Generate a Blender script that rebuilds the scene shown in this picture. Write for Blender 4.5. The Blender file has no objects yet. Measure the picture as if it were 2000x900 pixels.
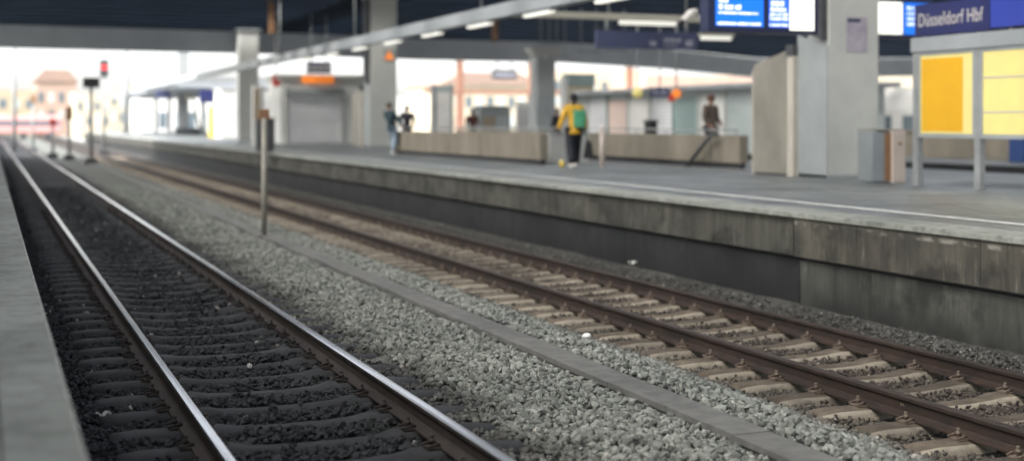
import bpy, bmesh, math, random
import numpy as np
from mathutils import Vector, Matrix
random.seed(7); rng = np.random.default_rng(11)
R = math.radians
sc = bpy.context.scene
COL = sc.collection

# ------------------------------------------------------------------ camera
F_PX = 2620.0
TH = math.atan(1023.0 / F_PX); PH = math.atan(213.0 / F_PX)
CH = 1.947
cam = bpy.data.cameras.new('camera'); co = bpy.data.objects.new('camera', cam); COL.objects.link(co)
co.location = (0, 0, CH); co.rotation_euler = (R(90), 0, -TH); cam.shift_y = -213.0 / 2000   # level camera, frame lowered (verticals stay upright)
cam.sensor_width = 36; cam.lens = F_PX / 2000 * 36; cam.clip_start = .1; cam.clip_end = 3000
cam.dof.use_dof = True; cam.dof.focus_distance = 11.0; cam.dof.aperture_fstop = cam.lens / 1000 / .061
cam.dof.aperture_blades = 0
sc.camera = co
FW = Vector((math.sin(TH), math.cos(TH), 0))
RT = Vector((math.cos(TH), -math.sin(TH), 0)); UP = RT.cross(FW)
def ray(px, py): return FW * F_PX + RT * (px - 1000) - UP * (py - 237)
def atz(px, py, z):
    d = ray(px, py); t = (z - CH) / d.z; return Vector((0, 0, CH)) + d * t
def aty(px, py, Y):
    d = ray(px, py); return Vector((0, 0, CH)) + d * (Y / d.y)
def atx(px, py, X):
    d = ray(px, py); return Vector((0, 0, CH)) + d * (X / d.x)

# ------------------------------------------------------------------ materials
MATS = {}
def mat(name, c1, c2=None, rough=.7, metal=0., scale=4., stretch=(1, 1, 1), bump=0., bscale=40., detail=6., emit=None, es=0., alpha_glass=False, lo=.35, hi=.65, spec=.5):
    m = bpy.data.materials.new(name); m.use_nodes = True; nt = m.node_tree; N = nt.nodes; L = nt.links
    b = N['Principled BSDF']; b.inputs['Roughness'].default_value = rough; b.inputs['Metallic'].default_value = metal
    b.inputs['Specular IOR Level'].default_value = spec
    b.inputs['Base Color'].default_value = (*c1, 1)
    geo = N.new('ShaderNodeNewGeometry')
    mp = N.new('ShaderNodeVectorMath'); mp.operation = 'MULTIPLY'; mp.inputs[1].default_value = stretch
    L.new(geo.outputs['Position'], mp.inputs[0])
    if c2 is not None:
        n = N.new('ShaderNodeTexNoise'); n.inputs['Scale'].default_value = scale; n.inputs['Detail'].default_value = detail; n.inputs['Roughness'].default_value = .62
        L.new(mp.outputs[0], n.inputs['Vector'])
        r = N.new('ShaderNodeMapRange'); r.inputs[1].default_value = lo; r.inputs[2].default_value = hi; L.new(n.outputs[0], r.inputs[0])
        x = N.new('ShaderNodeMix'); x.data_type = 'RGBA'; x.inputs[6].default_value = (*c1, 1); x.inputs[7].default_value = (*c2, 1)
        L.new(r.outputs[0], x.inputs[0]); L.new(x.outputs[2], b.inputs['Base Color'])
    if bump:
        n2 = N.new('ShaderNodeTexNoise'); n2.inputs['Scale'].default_value = bscale; n2.inputs['Detail'].default_value = 5
        L.new(geo.outputs['Position'], n2.inputs['Vector'])
        bp = N.new('ShaderNodeBump'); bp.inputs['Strength'].default_value = bump; bp.inputs['Distance'].default_value = .01
        L.new(n2.outputs[0], bp.inputs['Height']); L.new(bp.outputs[0], b.inputs['Normal'])
    if emit:
        b.inputs['Emission Color'].default_value = (*emit, 1); b.inputs['Emission Strength'].default_value = es
    if alpha_glass:
        b.inputs['Transmission Weight'].default_value = .6
    MATS[name] = m; return m
def nodes(m): return m.node_tree.nodes, m.node_tree.links

M = {}
M['steel'] = mat('polished_rail_head', (.74, .74, .76), (.55, .53, .53), rough=.17, metal=1, scale=3, stretch=(8, .3, 1))
M['rust'] = mat('rusty_rail', (.036, .019, .012), (.013, .009, .007), rough=.75, scale=9, stretch=(1, .5, 1), bump=.4, bscale=90)
M['rust_dark'] = mat('oily_rail', (.034, .024, .019), (.014, .011, .010), rough=.7, scale=9, stretch=(1, .5, 1), bump=.4, bscale=90)
M['rusthead'] = mat('dull_rail_head', (.036, .022, .015), (.020, .014, .010), rough=.55, scale=6, stretch=(6, .4, 1))
M['sleeper_dark'] = mat('oily_sleeper', (.032, .034, .037), (.017, .018, .020), rough=.8, scale=5, bump=.5, bscale=60)
M['sleeper'] = mat('pale_sleeper_side', (.29, .258, .205), (.15, .13, .10), rough=.85, scale=9, bump=.3, bscale=60, lo=.48, hi=.78)
M['sleeper_top'] = mat('dust_covered_sleeper_top', (.080, .063, .046), (.15, .122, .09), rough=.9, scale=7, bump=.4, bscale=50, lo=.42, hi=.75)
M['clip'] = mat('rusty_clip', (.085, .055, .04), (.16, .13, .10), rough=.7, scale=30)
M['trough'] = mat('cable_trough_concrete', (.15, .15, .14), (.10, .10, .095), rough=.85, scale=6, bump=.3, bscale=80)
M['concrete'] = mat('pale_concrete', (.20, .178, .138), (.14, .125, .10), rough=.85, scale=1.4, stretch=(1, 1.2, .5), bump=.2)
M['paint'] = mat('light_grey_paint', (.50, .51, .48), (.44, .45, .43), rough=.55, scale=1.5)
M['paint_d'] = mat('mid_grey_paint', (.30, .325, .325), (.25, .27, .27), rough=.5, scale=1.5)
M['inox'] = mat('brushed_steel', (.36, .335, .285), (.24, .22, .185), rough=.42, metal=.6, scale=.8, stretch=(1, 1, .7))
M['inox_b'] = mat('bluish_steel', (.31, .335, .345), (.24, .265, .275), rough=.35, metal=.6, scale=1.5)
M['white'] = mat('white_enamel', (.78, .76, .72), (.68, .66, .62), rough=.5, scale=2)
M['strip'] = mat('cream_trim', (.46, .43, .37), (.40, .37, .32), rough=.5, scale=2)
M['pinkwhite'] = mat('aged_white_enamel', (.50, .43, .38), (.44, .37, .33), rough=.5, scale=3)
M['line'] = mat('worn_white_line', (.72, .73, .70), (.42, .43, .41), rough=.6, scale=9)
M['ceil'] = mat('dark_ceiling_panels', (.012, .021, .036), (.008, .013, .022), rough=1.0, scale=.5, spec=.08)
M['beam'] = mat('grey_roof_girder', (.34, .37, .40), (.27, .29, .32), rough=.6, scale=.6)
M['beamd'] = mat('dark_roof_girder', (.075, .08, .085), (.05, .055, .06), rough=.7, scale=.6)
M['trunk'] = mat('grey_trunking', (.30, .32, .33), (.25, .27, .28), rough=.5, scale=1)
M['cream'] = mat('cream_trunking', (.48, .46, .38), (.42, .40, .33), rough=.5, scale=1)
M['lamp'] = mat('lamp_diffuser', (.6, .6, .56), rough=.4, emit=(1, .97, .85), es=.17)
M['lampw'] = mat('warm_lamp_tube', (.85, .8, .7), rough=.4, emit=(1, .80, .55), es=.6)
M['navy'] = mat('navy_sign', (.012, .018, .10), (.010, .014, .08), rough=.45, scale=2)
M['navyd'] = mat('faded_navy_sign', (.06, .07, .15), (.05, .06, .12), rough=.5, scale=2)
M['navy_lit'] = mat('lit_blue_sign', (.02, .04, .28), rough=.4, emit=(.01, .03, .30), es=.03)
M['frame_navy'] = mat('navy_casing', (.008, .014, .06), rough=.4)
M['scr'] = mat('blue_screen', (.0, .06, .4), rough=.3, emit=(0.0, .15, .72), es=.30)
M['scr2'] = mat('blue_screen_deep', (.0, .05, .3), rough=.3, emit=(.01, .08, .55), es=.5)
M['scrw'] = mat('white_screen', (.8, .8, .7), rough=.3, emit=(1, 1, .88), es=.32)
M['ink'] = mat('white_lettering', (.8, .8, .8), rough=.4, emit=(.85, .92, 1), es=.26)
M['letter'] = mat('sign_lettering', (.50, .47, .44), rough=.4)
M['letterd'] = mat('faded_lettering', (.36, .36, .42), rough=.4)
M['yellow_lit'] = mat('lit_pale_yellow_poster', (.55, .47, .16), (.50, .43, .15), rough=.5, scale=3, emit=(.95, .80, .30), es=.07)
M['yellow'] = mat('golden_poster', (.50, .27, .003), (.46, .245, .003), rough=.5, scale=2, emit=(.85, .44, .0), es=.07)
M['purple'] = mat('purple_poster', (.30, .27, .33), (.40, .37, .43), rough=.5, scale=4)
M['orange'] = mat('orange_sign', (.85, .25, .04), rough=.5, emit=(.9, .22, .02), es=.12)
M['red'] = mat('red_sign', (.65, .05, .03), rough=.5)
M['redlamp'] = mat('red_signal_lamp', (.8, .05, .05), rough=.4, emit=(1, .05, .07), es=.15)
M['brown'] = mat('brown_steel', (.26, .14, .07), (.20, .11, .06), rough=.7, scale=2)
M['terracotta'] = mat('terracotta_frame', (.26, .13, .085), (.20, .10, .065), rough=.7, scale=2)
M['black'] = mat('black_plastic', (.018, .018, .02), rough=.6)
M['darkgrey'] = mat('dark_grey_metal', (.06, .065, .07), (.04, .043, .047), rough=.6, scale=3)
M['midgrey'] = mat('galvanised_metal', (.27, .28, .28), (.2, .21, .21), rough=.55, scale=3)
M['postm'] = mat('pale_post_paint', (.27, .255, .22), (.20, .19, .165), rough=.6, scale=6)
M['beige_wall'] = mat('beige_facade', (.36, .30, .21), (.30, .25, .18), rough=.8, scale=.6)
M['cream_wall'] = mat('cream_facade', (.48, .42, .31), (.40, .35, .26), rough=.8, scale=.3)
M['pink_wall'] = mat('pinkish_facade', (.40, .29, .23), (.34, .25, .20), rough=.8, scale=.3)
M['white_wall'] = mat('white_facade', (.62, .62, .59), (.54, .54, .52), rough=.7, scale=.5)
M['roofred'] = mat('clay_roof', (.28, .20, .16), (.24, .17, .14), rough=.8, scale=1)
M['glass'] = mat('window_glass', (.10, .13, .15), rough=.12)
M['paleglass'] = mat('pale_glass_panel', (.42, .47, .46), (.34, .39, .385), rough=.3, scale=1)
M['teal'] = mat('teal_panel', (.24, .31, .30), (.20, .27, .26), rough=.5, scale=2)
M['pinkpanel'] = mat('pink_poster', (.62, .48, .42), (.55, .44, .40), rough=.5, scale=3)
M['shutter'] = mat('roller_shutter', (.62, .63, .64), (.57, .58, .59), rough=.5, scale=1)
M['yelpanel'] = mat('yellow_panel', (.65, .48, .06), rough=.5)
M['blueobj'] = mat('blue_plastic', (.02, .05, .16), rough=.5)
M['skin'] = mat('skin', (.30, .18, .13), rough=.6); M['hair'] = mat('dark_hair', (.012, .011, .012), rough=.8)
M['grass'] = mat('weeds', (.05, .08, .03), rough=.8)
M['paper'] = mat('litter_white', (.75, .75, .72), rough=.7)

# ribbed shutter
N, L = nodes(M['shutter']); 
wv = N.new('ShaderNodeTexWave'); wv.bands_direction = 'Z'; wv.inputs['Scale'].default_value = 2.0
g = N.new('ShaderNodeNewGeometry'); L.new(g.outputs['Position'], wv.inputs['Vector'])
bp = N.new('ShaderNodeBump'); bp.inputs['Distance'].default_value = .02; L.new(wv.outputs[0], bp.inputs['Height']); L.new(bp.outputs[0], N['Principled BSDF'].inputs['Normal'])

for key in ('sleeper', 'sleeper_top', 'sleeper_dark'):
    N, L = nodes(M[key]); b = N['Principled BSDF']; src = b.inputs['Base Color'].links[0].from_socket
    oi = N.new('ShaderNodeObjectInfo'); mr_ = N.new('ShaderNodeMapRange'); mr_.inputs[3].default_value = .68; mr_.inputs[4].default_value = 1.15; L.new(oi.outputs['Random'], mr_.inputs[0])
    mx = N.new('ShaderNodeMix'); mx.data_type = 'RGBA'; mx.blend_type = 'MULTIPLY'; mx.inputs[0].default_value = 1; L.new(src, mx.inputs[6]); L.new(mr_.outputs[0], mx.inputs[7]); L.new(mx.outputs[2], b.inputs['Base Color'])
def ramp_x(N, L, pts):
    """value as a function of world X (dirt that lies along each track)"""
    g = N.new('ShaderNodeNewGeometry'); s = N.new('ShaderNodeSeparateXYZ'); L.new(g.outputs['Position'], s.inputs[0])
    n = N.new('ShaderNodeTexNoise'); n.inputs['Scale'].default_value = 1.6; n.inputs['Detail'].default_value = 4; L.new(g.outputs['Position'], n.inputs['Vector'])
    a = N.new('ShaderNodeMath'); a.operation = 'MULTIPLY_ADD'; a.inputs[1].default_value = 1.5; L.new(n.outputs[0], a.inputs[0])
    sub = N.new('ShaderNodeMath'); sub.operation = 'SUBTRACT'; sub.inputs[1].default_value = .75; L.new(s.outputs[0], sub.inputs[0]); L.new(sub.outputs[0], a.inputs[2])
    mr = N.new('ShaderNodeMapRange'); mr.inputs[1].default_value = 0; mr.inputs[2].default_value = 12; L.new(a.outputs[0], mr.inputs[0])
    cr = N.new('ShaderNodeValToRGB'); e = cr.color_ramp.elements
    for i, (x, c) in enumerate(pts):
        el = e[i] if i < 2 else e.new(x / 12)
        el.position = x / 12; el.color = (*c, 1)
    L.new(mr.outputs[0], cr.inputs[0]); return cr.outputs[0], g, n
ZONES = [(0, (.017, .020, .024)), (2.7, (.020, .022, .024)), (3.15, (.065, .064, .058)), (3.7, (.195, .205, .182)), (5.75, (.205, .217, .195)),
         (6.15, (.11, .10, .084)), (6.9, (.080, .066, .052)), (8.0, (.080, .066, .054)), (8.7, (.080, .078, .068)), (9.4, (.085, .085, .078))]
def stone_mat(name, per_island):
    m = bpy.data.materials.new(name); m.use_nodes = True; N, L = nodes(m); b = N['Principled BSDF']; b.inputs['Roughness'].default_value = .82
    col, g, n = ramp_x(N, L, ZONES)
    v = N.new('ShaderNodeMapRange'); v.inputs[3].default_value = .5; v.inputs[4].default_value = 1.4
    if per_island:
        L.new(g.outputs['Random Per Island'], v.inputs[0])
    else:
        vo = N.new('ShaderNodeTexVoronoi'); vo.inputs['Scale'].default_value = 19; L.new(g.outputs['Position'], vo.inputs['Vector'])
        L.new(vo.outputs['Color'], v.inputs[0]); v.inputs[3].default_value = .25; v.inputs[4].default_value = 1.0
        bp = N.new('ShaderNodeBump'); bp.inputs['Distance'].default_value = .05; bp.invert = True
        L.new(vo.outputs['Distance'], bp.inputs['Height']); L.new(bp.outputs[0], b.inputs['Normal'])
    mu = N.new('ShaderNodeMix'); mu.data_type = 'RGBA'; mu.blend_type = 'MULTIPLY'; mu.inputs[0].default_value = 1
    L.new(col, mu.inputs[6]); L.new(v.outputs[0], mu.inputs[7])
    out = mu.outputs[2]
    if per_island:   # a few pale or brownish stones, plus grime inside a stone
        gt = N.new('ShaderNodeMath'); gt.operation = 'GREATER_THAN'; gt.inputs[1].default_value = .992; L.new(g.outputs['Random Per Island'], gt.inputs[0])
        m2 = N.new('ShaderNodeMix'); m2.data_type = 'RGBA'; m2.inputs[7].default_value = (.42, .40, .36, 1); 
        fm = N.new('ShaderNodeMath'); fm.operation = 'MULTIPLY'; fm.inputs[1].default_value = .6; L.new(gt.outputs[0], fm.inputs[0]); L.new(fm.outputs[0], m2.inputs[0]); L.new(out, m2.inputs[6]); out = m2.outputs[2]
        n3 = N.new('ShaderNodeTexNoise'); n3.inputs['Scale'].default_value = 45; n3.inputs['Detail'].default_value = 4; L.new(g.outputs['Position'], n3.inputs['Vector'])
        r3 = N.new('ShaderNodeMapRange'); r3.inputs[3].default_value = .65; r3.inputs[4].default_value = 1.3; L.new(n3.outputs[0], r3.inputs[0])
        m3 = N.new('ShaderNodeMix'); m3.data_type = 'RGBA'; m3.blend_type = 'MULTIPLY'; m3.inputs[0].default_value = 1; L.new(out, m3.inputs[6]); L.new(r3.outputs[0], m3.inputs[7]); out = m3.outputs[2]
    L.new(out, b.inputs['Base Color']); return m
M['stones'] = stone_mat('ballast_stones', True); M['bed'] = stone_mat('ballast_bed', False)

def wall_mat(name, ca, cb, dark, white=0.0, base_z=None):
    m = bpy.data.materials.new(name); m.use_nodes = True; N, L = nodes(m); b = N['Principled BSDF']; b.inputs['Roughness'].default_value = .8
    g = N.new('ShaderNodeNewGeometry')
    def noise(scale, st, det=6):
        v = N.new('ShaderNodeVectorMath'); v.operation = 'MULTIPLY'; v.inputs[1].default_value = st; L.new(g.outputs['Position'], v.inputs[0])
        n = N.new('ShaderNodeTexNoise'); n.inputs['Scale'].default_value = scale; n.inputs['Detail'].default_value = det; n.inputs['Roughness'].default_value = .6; L.new(v.outputs[0], n.inputs['Vector']); return n.outputs[0]
    def mr(v, a, c):
        r = N.new('ShaderNodeMapRange'); r.inputs[1].default_value = a; r.inputs[2].default_value = c; L.new(v, r.inputs[0]); return r.outputs[0]
    def mix(f, A, B):
        x = N.new('ShaderNodeMix'); x.data_type = 'RGBA'; L.new(f, x.inputs[0])
        for s, c in ((6, A), (7, B)):
            if isinstance(c, tuple): x.inputs[s].default_value = (*c, 1)
            else: L.new(c, x.inputs[s])
        return x.outputs[2]
    base = mix(mr(noise(1.1, (1, 1, 1)), .35, .65), ca, cb)
    streak = mr(noise(3.2, (1, 1.2, .22), 8), .42, .78)
    c = mix(streak, base, dark)
    blot = N.new('ShaderNodeMath'); blot.operation = 'MULTIPLY'; blot.inputs[1].default_value = .75; L.new(mr(noise(1.7, (1, .8, 1.1), 9), .50, .62), blot.inputs[0])
    c = mix(blot.outputs[0], c, tuple(x * .7 for x in dark))
    pale = N.new('ShaderNodeMath'); pale.operation = 'MULTIPLY'; pale.inputs[1].default_value = .55; L.new(mr(noise(5.5, (1, 1.5, .35), 9), .60, .74), pale.inputs[0])
    c = mix(pale.outputs[0], c, tuple(x * 2.0 for x in ca))
    fine = mr(noise(9, (1, 1.6, .18), 5), .52, .72)
    fd = N.new('ShaderNodeMath'); fd.operation = 'MULTIPLY'; fd.inputs[1].default_value = .5; L.new(fine, fd.inputs[0])
    c = mix(fd.outputs[0], c, tuple(x * .45 for x in dark))
    s = N.new('ShaderNodeSeparateXYZ'); L.new(g.outputs['Position'], s.inputs[0])
    if white:   # lime runs that bleed out of a joint some way below the coping
        zd = N.new('ShaderNodeMath'); zd.operation = 'SUBTRACT'; zd.inputs[1].default_value = white; L.new(s.outputs[2], zd.inputs[0])
        ab = N.new('ShaderNodeMath'); ab.operation = 'ABSOLUTE'; L.new(zd.outputs[0], ab.inputs[0])
        band = N.new('ShaderNodeMapRange'); band.inputs[1].default_value = .035; band.inputs[2].default_value = .01; L.new(ab.outputs[0], band.inputs[0])
        spots = mr(noise(2.6, (1, 1.6, 2.2)), .50, .66)
        mm = N.new('ShaderNodeMath'); mm.operation = 'MULTIPLY'; L.new(band.outputs[0], mm.inputs[0]); L.new(spots, mm.inputs[1])
        near = mr(s.outputs[1], 4.0, 9.0)
        m4 = N.new('ShaderNodeMath'); m4.operation = 'MULTIPLY'; L.new(mm.outputs[0], m4.inputs[0]); L.new(near, m4.inputs[1])
        c = mix(m4.outputs[0], c, (.22, .21, .18))
    if base_z is not None:
        foot_dark = mr(s.outputs[2], base_z + .30, base_z)  # darker towards the foot of the wall
        nn = N.new('ShaderNodeMath'); nn.operation = 'MULTIPLY'; L.new(foot_dark, nn.inputs[0]); L.new(mr(noise(2.0, (1, 1, 1)), .2, .6), nn.inputs[1])
        c = mix(nn.outputs[0], c, tuple(x * .8 for x in dark))
    L.new(c, b.inputs['Base Color'])
    n2 = noise(60, (1, 1, 1)); bp = N.new('ShaderNodeBump'); bp.inputs['Strength'].default_value = .35; bp.inputs['Distance'].default_value = .006
    L.new(n2, bp.inputs['Height']); L.new(bp.outputs[0], b.inputs['Normal'])
    return m
M['fascia'] = wall_mat('stained_fascia', (.098, .090, .070), (.060, .057, .047), (.022, .021, .018), white=.675)
M['lower'] = wall_mat('stained_lower_wall', (.078, .080, .067), (.045, .048, .041), (.018, .019, .017), base_z=-.33)
M['lower_dark'] = wall_mat('sooty_lower_wall', (.020, .022, .022), (.011, .012, .013), (.006, .007, .007), base_z=-.33)
M['fascia_dark'] = wall_mat('sooty_fascia', (.080, .078, .062), (.050, .050, .042), (.020, .020, .017))

def deck_mat(name, ca, cb, slab, rough=.42):
    m = bpy.data.materials.new(name); m.use_nodes = True; N, L = nodes(m); b = N['Principled BSDF']
    g = N.new('ShaderNodeNewGeometry')
    n = N.new('ShaderNodeTexNoise'); n.inputs['Scale'].default_value = .9; n.inputs['Detail'].default_value = 7; L.new(g.outputs['Position'], n.inputs['Vector'])
    r = N.new('ShaderNodeMapRange'); r.inputs[1].default_value = .3; r.inputs[2].default_value = .7; L.new(n.outputs[0], r.inputs[0])
    x = N.new('ShaderNodeMix'); x.data_type = 'RGBA'; x.inputs[6].default_value = (*ca, 1); x.inputs[7].default_value = (*cb, 1); L.new(r.outputs[0], x.inputs[0])
    n2 = N.new('ShaderNodeTexNoise'); n2.inputs['Scale'].default_value = 70; n2.inputs['Detail'].default_value = 3; L.new(g.outputs['Position'], n2.inputs['Vector'])
    r2 = N.new('ShaderNodeMapRange'); r2.inputs[3].default_value = .72; r2.inputs[4].default_value = 1.25; L.new(n2.outputs[0], r2.inputs[0])
    y = N.new('ShaderNodeMix'); y.data_type = 'RGBA'; y.blend_type = 'MULTIPLY'; y.inputs[0].default_value = 1; L.new(x.outputs[2], y.inputs[6]); L.new(r2.outputs[0], y.inputs[7])
    out = y.outputs[2]
    if slab:
        br = N.new('ShaderNodeTexBrick'); br.inputs['Scale'].default_value = slab; br.inputs['Mortar Size'].default_value = .006; br.inputs['Color1'].default_value = (1, 1, 1, 1); br.inputs['Color2'].default_value = (.88, .88, .9, 1); br.inputs['Mortar'].default_value = (.45, .45, .45, 1)
        L.new(g.outputs['Position'], br.inputs['Vector'])
        w = N.new('ShaderNodeMix'); w.data_type = 'RGBA'; w.blend_type = 'MULTIPLY'; w.inputs[0].default_value = 1; L.new(out, w.inputs[6]); L.new(br.outputs[0], w.inputs[7]); out = w.outputs[2]
    n5 = N.new('ShaderNodeTexNoise'); n5.inputs['Scale'].default_value = 6; n5.inputs['Detail'].default_value = 8; n5.inputs['Roughness'].default_value = .7; L.new(g.outputs['Position'], n5.inputs['Vector'])
    r5 = N.new('ShaderNodeMapRange'); r5.inputs[1].default_value = .46; r5.inputs[2].default_value = .66; r5.inputs[3].default_value = 1.08; r5.inputs[4].default_value = .62; L.new(n5.outputs[0], r5.inputs[0])
    w5 = N.new('ShaderNodeMix'); w5.data_type = 'RGBA'; w5.blend_type = 'MULTIPLY'; w5.inputs[0].default_value = 1; L.new(out, w5.inputs[6]); L.new(r5.outputs[0], w5.inputs[7]); out = w5.outputs[2]
    L.new(out, b.inputs['Base Color'])
    rr = N.new('ShaderNodeMapRange'); rr.inputs[3].default_value = rough - .08; rr.inputs[4].default_value = rough + .2; L.new(n.outputs[0], rr.inputs[0]); L.new(rr.outputs[0], b.inputs['Roughness'])
    bp = N.new('ShaderNodeBump'); bp.inputs['Strength'].default_value = .25; bp.inputs['Distance'].default_value = .004; L.new(n2.outputs[0], bp.inputs['Height']); L.new(bp.outputs[0], b.inputs['Normal'])
    return m
M['deck'] = deck_mat('worn_asphalt_deck', (.17, .185, .185), (.115, .128, .128), .28)
M['slab'] = deck_mat('concrete_paving', (.30, .312, .28), (.20, .21, .188), None, rough=.6)
M['coping'] = deck_mat('concrete_coping', (.285, .298, .266), (.19, .20, .178), None, rough=.6)
M['earth'] = mat('far_ground', (.32, .32, .31), (.25, .25, .24), rough=.9, scale=.3)

# ------------------------------------------------------------------ mesh helpers
class MB:
    def __init__(s): s.bm = bmesh.new()
    def box(s, x0, x1, y0, y1, z0, z1, bev=0, mi=0):
        r = bmesh.ops.create_cube(s.bm, size=1)['verts']
        for v in r: v.co = Vector((x0 + (v.co.x + .5) * (x1 - x0), y0 + (v.co.y + .5) * (y1 - y0), z0 + (v.co.z + .5) * (z1 - z0)))
        if bev:
            es = list({e for v in r for e in v.link_edges})
            o = bmesh.ops.bevel(s.bm, geom=es, offset=bev, segments=2, affect='EDGES', profile=.6)
            fs = o['faces']
        for f in {f for v in r if v.is_valid for f in v.link_faces}: f.material_index = mi
        return s
    def tube(s, pts, rad, n=10, cap=True, mi=0):
        pts = [Vector(p) for p in pts]
        if not isinstance(rad, (list, tuple)): rad = [rad] * len(pts)
        rings = []
        for i, p in enumerate(pts):
            d = (pts[min(i + 1, len(pts) - 1)] - pts[max(i - 1, 0)]).normalized()
            a = d.cross(Vector((0, 0, 1)) if abs(d.z) < .95 else Vector((1, 0, 0))).normalized(); b = d.cross(a)
            rings.append([s.bm.verts.new(p + (a * math.cos(2 * math.pi * k / n) + b * math.sin(2 * math.pi * k / n)) * rad[i]) for k in range(n)])
        for A, B in zip(rings, rings[1:]):
            for k in range(n):
                f = s.bm.faces.new((A[k], A[(k + 1) % n], B[(k + 1) % n], B[k])); f.smooth = True; f.material_index = mi
        if cap:
            s.bm.faces.new(rings[0][::-1]); s.bm.faces.new(rings[-1])
        return s
    def prism(s, prof, y0, y1, axis='Y', mi=None):
        """profile of 2D points extruded along an axis; Y: (x,z); X: (y,z)"""
        def P(a, b, t): return (a, t, b) if axis == 'Y' else ((t, a, b) if axis == 'X' else (a, b, t))
        A = [s.bm.verts.new(P(a, b, y0)) for a, b in prof]; B = [s.bm.verts.new(P(a, b, y1)) for a, b in prof]
        n = len(prof)
        for k in range(n):
            f = s.bm.faces.new((A[k], A[(k + 1) % n], B[(k + 1) % n], B[k]))
            if mi: f.material_index = mi[k]
        s.bm.faces.new(A[::-1]); s.bm.faces.new(B)
        return s
    def ball(s, c, r, sc_=(1, 1, 1), u=12, v=8, mi=0):
        q = bmesh.ops.create_uvsphere(s.bm, u_segments=u, v_segments=v, radius=r)['verts']
        for w in q: w.co = Vector((w.co.x * sc_[0], w.co.y * sc_[1], w.co.z * sc_[2])) + Vector(c)
        for f in {f for w in q for f in w.link_faces}: f.smooth = True; f.material_index = mi
        return s
    def build(s, name, m, parent=None, loc=None, rot=None):
        bmesh.ops.recalc_face_normals(s.bm, faces=s.bm.faces)
        me = bpy.data.meshes.new(name); s.bm.to_mesh(me); s.bm.free()
        for k in (m if isinstance(m, (list, tuple)) else [m]): me.materials.append(k)
        o = bpy.data.objects.new(name, me); COL.objects.link(o)
        if loc is not None: o.location = loc
        if rot is not None: o.rotation_euler = rot
        if parent: o.parent = parent
        return o
def tag(o, label=None, cat=None, group=None, kind=None):
    if label: o['label'] = label
    if cat: o['category'] = cat
    if group: o['group'] = group
    if kind: o['kind'] = kind
    return o
def empty(name, loc, rz, label, cat, group=None):
    o = bpy.data.objects.new(name, None); COL.objects.link(o); o.location = loc; o.rotation_euler = (0, 0, rz); o.empty_display_size = .1
    return tag(o, label, cat, group)
def copy_tree(o, parent=None):
    c = o.copy(); COL.objects.link(c); c.parent = parent
    for ch in list(o.children): copy_tree(ch, c)
    return c
def text_mesh(name, body, size, m, parent, loc, rot, ext=.004, sx=1):
    cu = bpy.data.curves.new(name, 'FONT'); cu.body = body; cu.size = size; cu.extrude = ext; cu.space_character = 1.05
    o = bpy.data.objects.new(name, cu); COL.objects.link(o)
    dg = bpy.context.evaluated_depsgraph_get(); me = bpy.data.meshes.new_from_object(o.evaluated_get(dg))
    bpy.data.objects.remove(o); me.materials.clear(); me.materials.append(m)
    o = bpy.data.objects.new(name, me); COL.objects.link(o); o.parent = parent; o.location = loc; o.rotation_euler = rot; o.scale = (sx, 1, 1)
    return o

# ------------------------------------------------------------------ setting: levels
ZL, ZR = 0.0, -0.20            # rail tops of the two tracks
XL0, XL1 = 1.30, 2.80          # near track rails
XR0, XR1 = 6.72, 8.20          # far track rails
ZP = .80                       # platform level
XE = 9.43                      # far platform edge
def hgt(x):
    xs = [0, .3, .9, 3.4, 4.2, 4.74, 4.76, 5.06, 5.4, 5.95, 6.2, 8.8, 9.1, 9.8]
    zs = [-.24, -.24, -.225, -.21, -.225, -.265, -.265, -.20, -.21, -.385, -.437, -.437, -.38, -.33]
    return np.interp(x, xs, zs)

# ballast bed sheet (structure)
xs = np.arange(.2, 9.85, .12); ys = np.concatenate([np.arange(-4, 60, .25), np.arange(60, 330, 3)])
X, Y = np.meshgrid(xs, ys); Z = hgt(X) - .022 + .012 * np.sin(X * 7.3 + Y * 2.1) * np.sin(Y * 3.7 - X)
v = np.stack([X, Y, Z], -1).reshape(-1, 3); nx = len(xs); ny = len(ys)
idx = np.arange(nx * ny).reshape(ny, nx); fc = np.stack([idx[:-1, :-1], idx[:-1, 1:], idx[1:, 1:], idx[1:, :-1]], -1).reshape(-1, 4)
me = bpy.data.meshes.new('track_bed'); me.from_pydata(v.tolist(), [], fc.tolist()); me.materials.append(M['bed'])
o = bpy.data.objects.new('track_bed', me); COL.objects.link(o); tag(o, 'compacted ballast bed under both tracks', 'ground', kind='structure')

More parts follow.
